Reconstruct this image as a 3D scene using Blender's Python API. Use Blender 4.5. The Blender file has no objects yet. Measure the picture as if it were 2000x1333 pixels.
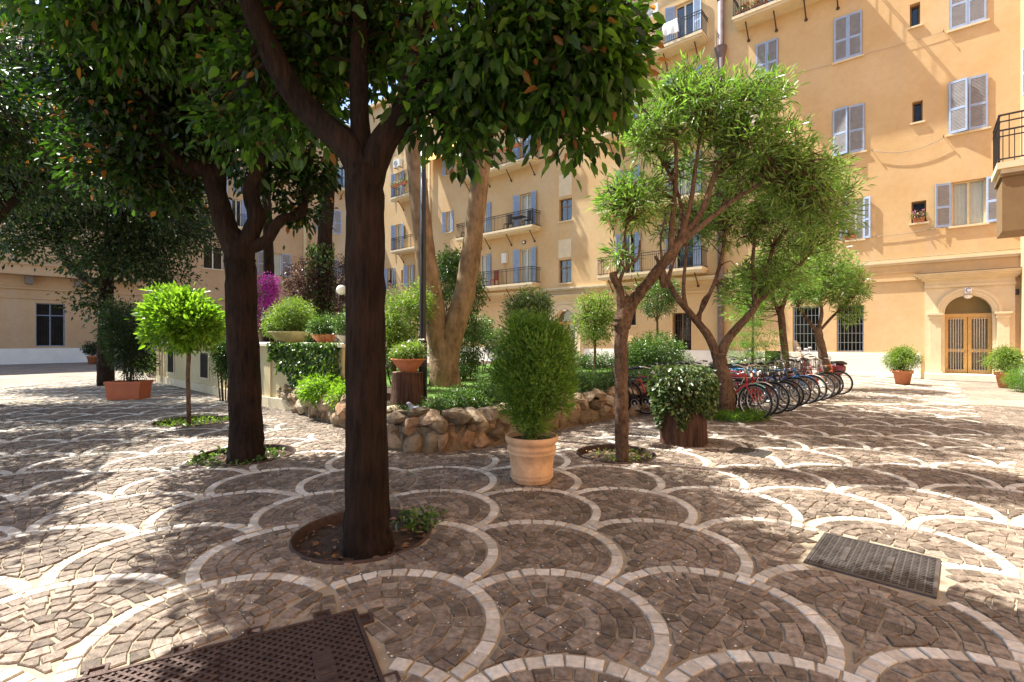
import bpy, math, random
import numpy as np
from mathutils import Vector, Matrix, geometry
R = math.radians
rng = np.random.default_rng(7)
random.seed(7)
sc = bpy.context.scene
col = sc.collection

# ---------------------------------------------------------------- camera, sky, sun, exposure
F, HZ, EYE = 960.0, 662.0, 1.55
cam = bpy.data.cameras.new('camera')
camo = bpy.data.objects.new('camera', cam)
col.objects.link(camo)
camo.location = (0, 0, EYE)
camo.rotation_euler = (R(90), 0, 0)
cam.sensor_width = 36
cam.lens = 36 * F / 2000
cam.shift_y = -(666.5 - HZ) / 2000
cam.clip_start = .05
cam.clip_end = 500
sc.camera = camo
SUN_AZ, SUN_EL = 25.0, 61.0          # sun stands to the west of the view, a little beyond the things it lights
SD = Vector((-math.cos(R(SUN_EL)) * math.cos(R(SUN_AZ)), math.cos(R(SUN_EL)) * math.sin(R(SUN_AZ)), math.sin(R(SUN_EL))))
w = bpy.data.worlds.new('World')
sc.world = w
w.use_nodes = True
nt = w.node_tree
bg = nt.nodes['Background']
sky = nt.nodes.new('ShaderNodeTexSky')
sky.sky_type = 'NISHITA'
sky.sun_disc = False
sky.sun_elevation = R(SUN_EL)
sky.sun_rotation = math.atan2(SD.x, SD.y)
nt.links.new(sky.outputs[0], bg.inputs[0])
bg.inputs[1].default_value = .12
sl = bpy.data.lights.new('sun', 'SUN')
sl.energy = 5.0
sl.angle = R(.53)
sl.color = (1, .95, .86)
so = bpy.data.objects.new('sun', sl)
col.objects.link(so)
so.rotation_euler = (-SD).to_track_quat('-Z', 'Y').to_euler()
so.location = (0, 0, 30)
sc.view_settings.view_transform = 'Standard'
sc.view_settings.look = 'None'
sc.view_settings.exposure = 1.5
sc.view_settings.gamma = 1
sc.view_settings.use_curve_mapping = False
sc.render.engine = 'CYCLES'
sc.cycles.max_bounces = 8
sc.cycles.transparent_max_bounces = 12
sc.cycles.use_denoising = True

# ---------------------------------------------------------------- helpers
def at(px, py, Y):
    return Vector(((px - 1000) / F * Y, Y, EYE + (HZ - py) / F * Y))
def gr(px, py, z=0.):
    Y = F * (EYE - z) / (py - HZ)
    return Vector(((px - 1000) / F * Y, Y, z))

def tag(o, label=None, cat=None, group=None, kind=None):
    if label: o['label'] = label
    if cat: o['category'] = cat
    if group: o['group'] = group
    if kind: o['kind'] = kind
    return o
def empty(name, loc=(0, 0, 0), rz=0., label=None, cat=None, group=None):
    o = bpy.data.objects.new(name, None)
    col.objects.link(o)
    o.location = loc
    o.rotation_euler = (0, 0, rz)
    o.empty_display_size = .2
    return tag(o, label, cat, group)
WORLD = {}
def emptyw(name, loc, label=None, cat=None, group=None):   # parts are given in world coordinates
    o = empty(name, loc, 0, label, cat, group)
    WORLD[o.name] = Matrix.Translation(-Vector(loc))
    return o
def put(o, parent):
    col.objects.link(o)
    o.parent = parent
    if parent and parent.name in WORLD: o.matrix_parent_inverse = WORLD[parent.name]
    return o
def copy_tree(o, parent=None):
    c = o.copy()
    col.objects.link(c)
    c.parent = parent
    for ch in o.children:
        copy_tree(ch, c)
    return c

class MB:
    def __init__(s):
        s.v, s.f, s.sm, s.mi, s.cur = [], [], [], [], 0
    def add(s, vs, fs, smooth=False):
        b = len(s.v)
        s.v += [tuple(x) for x in vs]
        s.f += [tuple(b + i for i in f) for f in fs]
        s.sm += [smooth] * len(fs)
        s.mi += [s.cur] * len(fs)
        return s
    def hexa(s, p):   # 8 corners: bottom 4 ccw, top 4 ccw
        return s.add(p, [(3, 2, 1, 0), (4, 5, 6, 7), (0, 1, 5, 4), (1, 2, 6, 5), (2, 3, 7, 6), (3, 0, 4, 7)])
    def box(s, c, d, M=None):
        x, y, z = c
        a, b, e = d[0] / 2, d[1] / 2, d[2] / 2
        p = [Vector((x + i * a, y + j * b, z + k * e)) for k in (-1, 1) for i, j in ((-1, -1), (1, -1), (1, 1), (-1, 1))]
        if M: p = [M @ q for q in p]
        return s.hexa(p)
    def tube(s, pts, rad, n=8, cap=True, bump=0., smooth=True):
        pts = [Vector(p) for p in pts]
        if not hasattr(rad, '__len__'): rad = [rad] * len(pts)
        vs, fs = [], []
        up = Vector((0, 0, 1))
        X = None
        for i, p in enumerate(pts):
            d = (pts[min(i + 1, len(pts) - 1)] - pts[max(i - 1, 0)])
            d = d.normalized() if d.length > 1e-9 else up
            if X is None:
                X = d.orthogonal().normalized()
            else:
                X = (X - d * X.dot(d))
                X = X.normalized() if X.length > 1e-6 else d.orthogonal().normalized()
            Yv = d.cross(X)
            for k in range(n):
                a = 2 * math.pi * k / n
                r = rad[i] * (1 + (random.uniform(-bump, bump) if bump else 0))
                vs.append(p + (X * math.cos(a) + Yv * math.sin(a)) * r)
        for i in range(len(pts) - 1):
            for k in range(n):
                k2 = (k + 1) % n
                fs.append((i * n + k, i * n + k2, (i + 1) * n + k2, (i + 1) * n + k))
        s.add(vs, fs, smooth)
        if cap:
            b = len(s.v) - len(vs)
            s.f += [tuple(b + k for k in reversed(range(n))), tuple(b + (len(pts) - 1) * n + k for k in range(n))]
            s.sm += [False, False]
            s.mi += [s.cur] * 2
        return s
    def lathe(s, prof, n=24, c=(0, 0, 0), smooth=True, close=False, jit=0.):
        vs, fs = [], []
        m = len(prof)
        for k in range(n):
            a = 2 * math.pi * k / n
            for r, z in prof:
                q = 1 + (random.uniform(-jit, jit) if jit else 0)
                vs.append((c[0] + r * q * math.cos(a), c[1] + r * q * math.sin(a), c[2] + z))
        for k in range(n):
            k2 = (k + 1) % n
            for i in range(m - 1 if not close else m):
                j = (i + 1) % m
                fs.append((k * m + i, k2 * m + i, k2 * m + j, k * m + j))
        return s.add(vs, fs, smooth)
    def disc(s, c, r, n=24, ry=None):
        vs = [(c[0] + r * math.cos(2 * math.pi * k / n), c[1] + (ry or r) * math.sin(2 * math.pi * k / n), c[2]) for k in range(n)]
        return s.add(vs, [tuple(range(n))])
    def ring(s, r0, r1, y, n=28, h=.02):   # torus-like wheel ring in the XZ plane about (0,y,0)
        vs, fs = [], []
        sec = [(r0, -h), (r1, -h * .7), (r1 + (r1 - r0) * .15, 0), (r1, h * .7), (r0, h)]
        m = len(sec)
        for k in range(n):
            a = 2 * math.pi * k / n
            for r, t in sec: vs.append((r * math.cos(a), y + t, r * math.sin(a)))
        for k in range(n):
            k2 = (k + 1) % n
            for i in range(m):
                j = (i + 1) % m
                fs.append((k * m + i, k * m + j, k2 * m + j, k2 * m + i))
        return s.add(vs, fs, True)
    def build(s, name, mat, parent=None, rnd=None):
        me = bpy.data.meshes.new(name)
        me.from_pydata(s.v, [], s.f)
        me.polygons.foreach_set('use_smooth', s.sm)
        for q in (mat if isinstance(mat, (list, tuple)) else [mat]): me.materials.append(q)
        if s.cur: me.polygons.foreach_set('material_index', s.mi)
        if rnd is not None:
            a = me.attributes.new('rnd', 'FLOAT', 'POINT')
            a.data.foreach_set('value', np.full(len(s.v), rnd, np.float32) if np.isscalar(rnd) else np.asarray(rnd, np.float32))
        me.update()
        return put(bpy.data.objects.new(name, me), parent)

def smooth_path(pts, sub=4):
    pts = [Vector(p) for p in pts]
    if len(pts) < 3: return pts
    out = []
    for i in range(len(pts) - 1):
        p0, p1, p2, p3 = pts[max(i - 1, 0)], pts[i], pts[i + 1], pts[min(i + 2, len(pts) - 1)]
        for k in range(sub):
            t = k / sub
            out.append(.5 * ((2 * p1) + (p2 - p0) * t + (2 * p0 - 5 * p1 + 4 * p2 - p3) * t * t + (3 * p1 - p0 - 3 * p2 + p3) * t ** 3))
    out.append(pts[-1])
    return out
def lerp(a, b, t): return a + (b - a) * t

# ---------------------------------------------------------------- materials
MATS = {}
def nodes(name):
    m = bpy.data.materials.new(name)
    m.use_nodes = True
    t = m.node_tree
    return m, t, t.nodes['Principled BSDF'], t.nodes['Material Output']
def ramp(t, stops):
    r = t.nodes.new('ShaderNodeValToRGB')
    e = r.color_ramp.elements
    while len(e) < len(stops): e.new(.5)
    for i, (p, c) in enumerate(stops):
        e[i].position = p
        e[i].color = (*c, 1)
    return r
def sc3(c, k): return tuple(min(1, x * k) for x in c)
def mat(name, c, rough=.8, var=.18, scale=6., bump=0., bscale=60., metal=0., detail=6., c2=None, spec=.4, obj=False):
    if name in MATS: return MATS[name]
    m, t, b, o = nodes(name)
    tc = t.nodes.new('ShaderNodeTexCoord')
    src = tc.outputs['Object']
    if not obj:
        g = t.nodes.new('ShaderNodeNewGeometry')
        src = g.outputs['Position']
    n = t.nodes.new('ShaderNodeTexNoise')
    n.inputs['Scale'].default_value = scale
    n.inputs['Detail'].default_value = detail
    n.inputs['Roughness'].default_value = .62
    t.links.new(src, n.inputs['Vector'])
    rp = ramp(t, [(.28, sc3(c, 1 - var)), (.72, sc3(c2 or c, 1 + var))])
    t.links.new(n.outputs[0], rp.inputs[0])
    t.links.new(rp.outputs[0], b.inputs['Base Color'])
    b.inputs['Roughness'].default_value = rough
    b.inputs['Metallic'].default_value = metal
    b.inputs['Specular IOR Level'].default_value = spec
    if bump:
        n2 = t.nodes.new('ShaderNodeTexNoise')
        n2.inputs['Scale'].default_value = bscale
        n2.inputs['Detail'].default_value = 5
        t.links.new(src, n2.inputs['Vector'])
        bp = t.nodes.new('ShaderNodeBump')
        bp.inputs['Strength'].default_value = bump
        bp.inputs['Distance'].default_value = .02
        t.links.new(n2.outputs[0], bp.inputs['Height'])
        t.links.new(bp.outputs[0], b.inputs['Normal'])
    MATS[name] = m
    return m
def leaf_mat(name, stops, tr=.4, rough=.42, tcol=(1.5, 1.7, .6), spec=.5):
    m, t, b, o = nodes(name)
    a = t.nodes.new('ShaderNodeAttribute')
    a.attribute_name = 'rnd'
    rp = ramp(t, stops)
    t.links.new(a.outputs['Fac'], rp.inputs[0])
    t.links.new(rp.outputs[0], b.inputs['Base Color'])
    b.inputs['Roughness'].default_value = rough
    b.inputs['Specular IOR Level'].default_value = spec
    mul = t.nodes.new('ShaderNodeMixRGB')
    mul.blend_type = 'MULTIPLY'
    mul.inputs[0].default_value = 1
    mul.inputs[2].default_value = (*tcol, 1)
    t.links.new(rp.outputs[0], mul.inputs[1])
    tl = t.nodes.new('ShaderNodeBsdfTranslucent')
    t.links.new(mul.outputs[0], tl.inputs[0])
    mx = t.nodes.new('ShaderNodeMixShader')
    mx.inputs[0].default_value = tr
    t.links.new(b.outputs[0], mx.inputs[1])
    t.links.new(tl.outputs[0], mx.inputs[2])
    t.links.new(mx.outputs[0], o.inputs[0])
    return m
def attr_mat(name, stops, rough=.75, scale=25., var=.35, bump=.35, bscale=70., spec=.4, big=.0):
    m, t, b, o = nodes(name)
    a = t.nodes.new('ShaderNodeAttribute')
    a.attribute_name = 'rnd'
    rp = ramp(t, stops)
    t.links.new(a.outputs['Fac'], rp.inputs[0])
    g = t.nodes.new('ShaderNodeNewGeometry')
    n = t.nodes.new('ShaderNodeTexNoise')
    n.inputs['Scale'].default_value = scale
    n.inputs['Detail'].default_value = 8
    t.links.new(g.outputs['Position'], n.inputs['Vector'])
    r2 = ramp(t, [(.3, (1 - var,) * 3), (.7, (1 + var * .6,) * 3)])
    t.links.new(n.outputs[0], r2.inputs[0])
    mul = t.nodes.new('ShaderNodeMixRGB')
    mul.blend_type = 'MULTIPLY'
    mul.inputs[0].default_value = 1
    t.links.new(rp.outputs[0], mul.inputs[1])
    t.links.new(r2.outputs[0], mul.inputs[2])
    last = mul
    if big:
        n3 = t.nodes.new('ShaderNodeTexNoise')
        n3.inputs['Scale'].default_value = .9
        n3.inputs['Detail'].default_value = 5
        t.links.new(g.outputs['Position'], n3.inputs['Vector'])
        r3 = ramp(t, [(.35, (1 - big, 1 - big, 1 - big)), (.65, (1 + big * .4, 1 + big * .35, 1 + big * .3))])
        t.links.new(n3.outputs[0], r3.inputs[0])
        m3 = t.nodes.new('ShaderNodeMixRGB')
        m3.blend_type = 'MULTIPLY'
        m3.inputs[0].default_value = 1
        t.links.new(mul.outputs[0], m3.inputs[1])
        t.links.new(r3.outputs[0], m3.inputs[2])
        last = m3
    t.links.new(last.outputs[0], b.inputs['Base Color'])
    b.inputs['Roughness'].default_value = rough
    b.inputs['Specular IOR Level'].default_value = spec
    n2 = t.nodes.new('ShaderNodeTexNoise')
    n2.inputs['Scale'].default_value = bscale
    n2.inputs['Detail'].default_value = 6
    t.links.new(g.outputs['Position'], n2.inputs['Vector'])
    bp = t.nodes.new('ShaderNodeBump')
    bp.inputs['Strength'].default_value = bump
    bp.inputs['Distance'].default_value = .012
    t.links.new(n2.outputs[0], bp.inputs['Height'])
    t.links.new(bp.outputs[0], b.inputs['Normal'])
    return m
def stucco(name, c, c2, stain=(.45, .40, .34)):
    m, t, b, o = nodes(name)
    g = t.nodes.new('ShaderNodeNewGeometry')
    P = g.outputs['Position']
    def noise(s, d=6, vec=None, rough=.6):
        n = t.nodes.new('ShaderNodeTexNoise')
        n.inputs['Scale'].default_value = s
        n.inputs['Detail'].default_value = d
        n.inputs['Roughness'].default_value = rough
        t.links.new(vec or P, n.inputs['Vector'])
        return n.outputs[0]
    mp = t.nodes.new('ShaderNodeMapping')
    mp.inputs['Scale'].default_value = (1.6, 1.6, .16)
    t.links.new(P, mp.inputs['Vector'])
    r1 = ramp(t, [(.35, c), (.65, c2)])
    t.links.new(noise(.35), r1.inputs[0])
    def mix(a, colr, fac):
        x = t.nodes.new('ShaderNodeMixRGB')
        t.links.new(fac, x.inputs[0])
        t.links.new(a, x.inputs[1])
        x.inputs[2].default_value = (*colr, 1)
        return x.outputs[0]
    s = ramp(t, [(.55, (0, 0, 0)), (.8, (.35, .35, .35))])
    t.links.new(noise(1.0, 8, mp.outputs[0]), s.inputs[0])
    x = mix(r1.outputs[0], stain, s.outputs[0])
    s2 = ramp(t, [(.69, (0, 0, 0)), (.73, (.55, .55, .55))])
    t.links.new(noise(1.7, 10, rough=.7), s2.inputs[0])
    x = mix(x, (.72, .66, .56), s2.outputs[0])
    s3 = ramp(t, [(.3, (.22, .22, .22)), (.6, (0, 0, 0))])
    t.links.new(noise(5, 8), s3.inputs[0])
    x = mix(x, sc3(c, .72), s3.outputs[0])
    t.links.new(x, b.inputs['Base Color'])
    b.inputs['Roughness'].default_value = .9
    b.inputs['Specular IOR Level'].default_value = .15
    bp = t.nodes.new('ShaderNodeBump')
    bp.inputs['Strength'].default_value = .25
    bp.inputs['Distance'].default_value = .02
    t.links.new(noise(22, 8), bp.inputs['Height'])
    t.links.new(bp.outputs[0], b.inputs['Normal'])
    return m
def bark(name, c1, c2, sx=9., sz=1.6, bump=.8):
    m, t, b, o = nodes(name)
    g = t.nodes.new('ShaderNodeNewGeometry')
    mp = t.nodes.new('ShaderNodeMapping')
    mp.inputs['Scale'].default_value = (sx, sx, sz)
    t.links.new(g.outputs['Position'], mp.inputs['Vector'])
    n = t.nodes.new('ShaderNodeTexNoise')
    n.inputs['Scale'].default_value = 2.2
    n.inputs['Detail'].default_value = 9
    n.inputs['Roughness'].default_value = .7
    t.links.new(mp.outputs[0], n.inputs['Vector'])
    n2 = t.nodes.new('ShaderNodeTexNoise')
    n2.inputs['Scale'].default_value = 2.5
    n2.inputs['Detail'].default_value = 6
    t.links.new(g.outputs['Position'], n2.inputs['Vector'])
    rp = ramp(t, [(.32, c1), (.6, c2), (.8, sc3(c2, 1.5))])
    add = t.nodes.new('ShaderNodeMath')
    add.operation = 'MULTIPLY_ADD'
    add.inputs[1].default_value = .6
    add.inputs[2].default_value = -.3
    t.links.new(n2.outputs[0], add.inputs[0])
    ad2 = t.nodes.new('ShaderNodeMath')
    t.links.new(n.outputs[0], ad2.inputs[0])
    t.links.new(add.outputs[0], ad2.inputs[1])
    t.links.new(ad2.outputs[0], rp.inputs[0])
    t.links.new(rp.outputs[0], b.inputs['Base Color'])
    b.inputs['Roughness'].default_value = .92
    b.inputs['Specular IOR Level'].default_value = .2
    bp = t.nodes.new('ShaderNodeBump')
    bp.inputs['Strength'].default_value = bump
    bp.inputs['Distance'].default_value = .06
    t.links.new(n.outputs[0], bp.inputs['Height'])
    t.links.new(bp.outputs[0], b.inputs['Normal'])
    return m
def glass_mat():
    m, t, b, o = nodes('window_glass')
    t.nodes.remove(b)
    tr = t.nodes.new('ShaderNodeBsdfTransparent')
    tr.inputs[0].default_value = (.82, .86, .85, 1)
    gl = t.nodes.new('ShaderNodeBsdfGlossy')
    gl.inputs['Roughness'].default_value = .03
    lw = t.nodes.new('ShaderNodeLayerWeight')
    lw.inputs[0].default_value = .35
    mx = t.nodes.new('ShaderNodeMixShader')
    t.links.new(lw.outputs['Facing'], mx.inputs[0])
    t.links.new(tr.outputs[0], mx.inputs[1])
    t.links.new(gl.outputs[0], mx.inputs[2])
    t.links.new(mx.outputs[0], o.inputs[0])
    return m
GLASS = glass_mat()
STUC = stucco('ochre_stucco', (.58, .385, .185), (.65, .475, .265))
STUC2 = stucco('shaded_stucco', (.50, .335, .19), (.57, .41, .25))  # duller copy of the ochre stucco; the back wing's shade is in its colour
CREAM = mat('cream_plaster', (.66, .55, .36), .85, .08, 3, .15, 30)
WHITE = mat('white_plinth', (.80, .77, .70), .85, .07, 2.2, .2, 20)
BLUE = mat('blue_shutter_paint', (.28, .38, .56), .55, .12, 5, .05, 60)
BLUED = mat('grey_blue_shutter_paint', (.31, .40, .57), .6, .12, 5)
SLAT = mat('shaded_slats', (.30, .29, .29), .8, .15, 5)  # grey paints in the shade on the slat undersides
FRAMEW = mat('white_window_paint', (.78, .75, .66), .5, .06, 5)
FRAMEB = mat('brown_window_paint', (.20, .13, .07), .5, .2, 8)
DARK = mat('dark_room', (.035, .03, .026), .95, .3, 3)  # near-black stands in for the shade inside rooms and vents
CURT = mat('white_curtain', (.78, .76, .70), .9, .08, 4)
IRON = mat('dark_iron', (.028, .026, .026), .5, .3, 20, metal=.3)
RUST = mat('rusty_iron', (.10, .055, .04), .75, .4, 18, .4, 60, metal=.2)
CASTI = mat('cast_iron', (.075, .048, .040), .5, .35, 14, .25, 80, metal=.35)
GREYI = mat('grey_cast_iron', (.085, .075, .07), .5, .3, 14, .25, 80, metal=.4)
TERRA = mat('terracotta', (.46, .17, .08), .85, .22, 9, .2, 40)
TERRAP = mat('pale_terracotta', (.56, .36, .21), .9, .25, 7, .25, 40)
PLASTERRA = mat('terracotta_plastic', (.42, .115, .045), .55, .1, 5)
SOIL = mat('soil', (.05, .032, .02), 1., .5, 14, .8, 30)
MARBLE = mat('marble_slab', (.72, .66, .55), .6, .12, 4)
DOORW = mat('honey_wood', (.56, .34, .12), .45, .14, 7)
STEEL = mat('steel', (.55, .55, .56), .28, .1, 10, metal=.9)
RUBBER = mat('rubber', (.018, .018, .019), .75, .2, 20)
BLACKP = mat('black_plastic', (.02, .02, .022), .4, .2, 20)
LEATHER = mat('saddle_leather', (.03, .024, .02), .5, .3, 20)
BARK1 = bark('dark_bark', (.008, .005, .0035), (.036, .020, .013), 13, 1.6, 1.2)
BARK2 = bark('tan_bark', (.13, .085, .05), (.29, .205, .125), 3.2, 1.1, .6)
BARK3 = bark('oleander_bark', (.06, .036, .024), (.21, .135, .09), 11, 6, 1.2)
STUMPB = bark('stump_bark', (.028, .014, .010), (.12, .062, .042), 11, .7, 1.2)
TWIG = bark('twig_bark', (.05, .032, .02), (.12, .08, .05), 14, 5, .3)
G = lambda *a: [(i / (len(a) - 1), c) for i, c in enumerate(a)]
LF_OAK = leaf_mat('shaded_broad_leaf', [(0, (.005, .013, .003)), (.5, (.014, .036, .007)), (.95, (.045, .10, .016)), (.97, (.20, .07, .025)), (1, (.30, .11, .04))], .45)  # darkened copy; crown shade is put into the leaf colour
LF_OAK1 = leaf_mat('lit_broad_leaf', [(0, (.012, .032, .008)), (.5, (.042, .10, .018)), (.975, (.115, .225, .03)), (.988, (.20, .085, .03)), (1, (.28, .12, .05))], .55)  # brightened copy of the same leaf; light is put into its colour
LF_DARK = leaf_mat('dark_leaf', G((.008, .02, .006), (.02, .045, .012), (.045, .09, .022)), .35)
LF_OLE = leaf_mat('oleander_leaf', G((.075, .135, .032), (.155, .245, .055), (.29, .39, .11)), .42, .34, (1.2, 1.6, .6))
LF_BAY = leaf_mat('bay_leaf', G((.08, .16, .015), (.17, .29, .03), (.27, .40, .06)), .48, .35)
LF_BOX = leaf_mat('shrub_leaf', G((.025, .06, .014), (.065, .13, .03), (.17, .25, .09)), .33, .3)
LF_LIGHT = leaf_mat('light_leaf', G((.07, .12, .02), (.15, .23, .04), (.25, .33, .08)), .42, .45)
LF_HILIT = leaf_mat('highlit_leaf', G((.05, .09, .03), (.13, .19, .08), (.30, .36, .20)), .35, .3)  # pale tones put the leaves' glossy highlights into the colour
LF_THUJA = leaf_mat('thuja_leaf', G((.05, .115, .018), (.115, .225, .035), (.22, .34, .06)), .42, .6)
LF_IVY = leaf_mat('ivy_leaf', G((.018, .04, .012), (.05, .095, .025), (.20, .24, .11)), .25, .35)
LF_PURP = leaf_mat('purple_leaf', G((.03, .012, .014), (.07, .025, .028), (.10, .04, .04)), .3)
LF_MAG = leaf_mat('magenta_petal', G((.35, .02, .28), (.55, .05, .45), (.7, .12, .6)), .35, .6, (1.2, 1, 1.2))
LF_RED = leaf_mat('red_petal', G((.45, .03, .02), (.6, .06, .04), (.65, .2, .15)), .3, .6, (1.2, 1, 1))
LF_PINK = leaf_mat('pink_petal', G((.6, .1, .25), (.7, .25, .4), (.75, .5, .6)), .3, .6, (1.2, 1, 1))
LF_WHITE = leaf_mat('white_petal', G((.6, .6, .5), (.75, .74, .66), (.8, .8, .75)), .3, .6, (1, 1, 1))
LF_GRASS = leaf_mat('grass_blade', G((.05, .11, .02), (.10, .20, .03), (.16, .27, .05)), .35, .6)
LF_LITTER = leaf_mat('dry_leaf', G((.06, .03, .015), (.16, .085, .04), (.28, .17, .09)), .1, .8, (1, 1, 1))
LF_FERN = leaf_mat('asparagus_fern', G((.06, .13, .02), (.11, .22, .03), (.17, .30, .05)), .4, .6)

# ---------------------------------------------------------------- leaves
def nrm(a): return a / np.maximum(np.linalg.norm(a, axis=1, keepdims=True), 1e-9)
def leaves(name, parent, P, D, L, W, material, hexa=False, up=.6, droop=.15, fold=.18, tone=None):
    n = len(P)
    D = nrm(D)
    L = np.asarray(L).reshape(-1, 1) * np.ones((n, 1))
    W = np.asarray(W).reshape(-1, 1) * np.ones((n, 1))
    cand = rng.normal(size=(n, 3)) + np.array([0, 0, up * 2])
    S = nrm(np.cross(D, cand))
    N = np.cross(S, D)
    Z = np.array([[0, 0, -1.]])
    if hexa:
        V = np.stack([P, P + D * L * .28 + S * W * .42 + N * W * fold, P + D * L * .66 + S * W * .40 + N * W * fold + Z * L * droop * .5, P + D * L + Z * L * droop,
                      P + D * L * .66 - S * W * .40 + N * W * fold + Z * L * droop * .5, P + D * L * .28 - S * W * .42 + N * W * fold], 1)
        k, idx, fs = 6, np.array([0, 5, 4, 3, 0, 3, 2, 1]), 4
    else:
        V = np.stack([P, P + D * L * .45 + S * W * .5 + N * W * fold, P + D * L + Z * L * droop, P + D * L * .45 - S * W * .5 + N * W * fold], 1)
        k, idx, fs = 4, np.array([0, 3, 2, 0, 2, 1]), 3
    V = V.reshape(-1, 3)
    me = bpy.data.meshes.new(name)
    me.vertices.add(n * k)
    me.vertices.foreach_set('co', V.astype(np.float32).ravel())
    li = (np.arange(n)[:, None] * k + idx[None]).ravel().astype(np.int32)
    me.loops.add(len(li))
    me.loops.foreach_set('vertex_index', li)
    nf = len(li) // fs
    me.polygons.add(nf)
    me.polygons.foreach_set('loop_start', (np.arange(nf) * fs).astype(np.int32))
    me.materials.append(material)
    a = me.attributes.new('rnd', 'FLOAT', 'POINT')
    r = rng.random(n) if tone is None else np.clip(tone + rng.normal(size=n) * .16, 0, 1)
    a.data.foreach_set('value', np.repeat(r, k).astype(np.float32))
    me.update(calc_edges=True)
    return put(bpy.data.objects.new(name, me), parent)
def in_blobs(blobs, n, shell=.45):
    """n points in a union of ellipsoids (centre, radii, weight)"""
    wts = np.array([b[2] if len(b) > 2 else np.prod(b[1]) ** (2 / 3) for b in blobs], float)
    pick = rng.choice(len(blobs), n, p=wts / wts.sum())
    C = np.array([list(b[0]) for b in blobs])[pick]
    Rr = np.array([list(b[1]) for b in blobs])[pick]
    d = nrm(rng.normal(size=(n, 3)))
    r = rng.random((n, 1)) ** shell
    return C + d * Rr * r, d
def crown(name, parent, blobs, ncl, m, sig, L, W, material, shell=.45, hexa=False, up=.6, droop=.15, out=.6, down=.15, tone=True, keep=None):
    C, d = in_blobs(blobs, ncl, shell)
    if keep is not None:
        k = keep(C)
        C, d = C[k], d[k]
    n = len(C) * m
    off = rng.normal(size=(n, 3)) * sig
    CC = np.repeat(C, m, 0)
    P = CC + off
    D = off / sig * .5 + np.repeat(d, m, 0) * out + rng.normal(size=(n, 3)) * .55 + np.array([0, 0, -down])
    tn = np.repeat(rng.random(len(C)) * .75 + .1, m) if tone else None
    Lr = L * rng.uniform(.65, 1.2, n)
    return leaves(name, parent, P, D, Lr, Lr * (W / L), material, hexa, up, droop, tone=tn), C
def wood(name, parent, limbs, material, n=10, twigs=None, tmat=None, tr=.012, extra=None, bump=.05):
    mb = MB()
    nodesl = []
    for pts, r0, r1 in limbs:
        p = smooth_path(pts, 5)
        k = len(p)
        rad = [lerp(r0, r1, (i / (k - 1)) ** .85) for i in range(k)]
        mb.tube(p, rad, n, bump=bump)
        nodesl += [(q, rad[i]) for i, q in enumerate(p) if i > k // 3]
    if twigs is not None and len(twigs):
        NP = np.array([list(q[0]) for q in nodesl])
        for c in twigs:
            dd = np.linalg.norm(NP - c, axis=1) + rng.random(len(NP)) * .25
            i = int(np.argmin(dd))
            a = Vector(NP[i])
            b = Vector(c)
            mid = a.lerp(b, .5) + Vector(rng.normal(size=3) * .06) + Vector((0, 0, .06))
            mb.tube(smooth_path([a, mid, b], 2), [tr * 1.6, tr * 1.3, tr, tr * .8, tr * .45], 5, cap=False)
    return mb.build(name, material, parent)
def fine(n, c, r, z0, z1):
    a = rng.random(n) * 2 * np.pi
    q = np.sqrt(rng.random(n)) * r
    return np.stack([c[0] + q * np.cos(a), c[1] + q * np.sin(a), rng.uniform(z0, z1, n)], 1)

# ---------------------------------------------------------------- the courtyard frame: U runs along the long facade, V towards it
U = Vector((-.766, .643, 0))
V = Vector((.643, .766, 0))
GARDEN = [Vector(p) for p in ((-1.75, 6.89), (-1.45, 6.68), (-1.11, 6.62), (-.66, 6.78), (-.24, 7.12), (.8, 8.41), (1.74, 9.36), (2.81, 10.26), (9.6, 17.5), (-1.0, 26.0), (-12.9, 18.6), (-5.46, 11.25), (-2.9, 8.45))]
PITS = [((-1.19, 3.93), .53), ((-3.57, 6.6), .6), ((1.4, 6.65), .52), ((-6.0, 9.25), .64)]
def inside(poly, x, y):
    c = False
    n = len(poly)
    for i in range(n):
        a, b = poly[i], poly[i - 1]
        if (a.y > y) != (b.y > y) and x < (b.x - a.x) * (y - a.y) / (b.y - a.y) + a.x: c = not c
    return c
def dpoly(poly, x, y):
    p = Vector((x, y))
    d = 1e9
    for i in range(len(poly)):
        a, b = poly[i - 1], poly[i]
        ab = b - a
        t = max(0, min(1, (p - a).dot(ab) / ab.length_squared))
        d = min(d, (p - a - ab * t).length)
    return d

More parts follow.
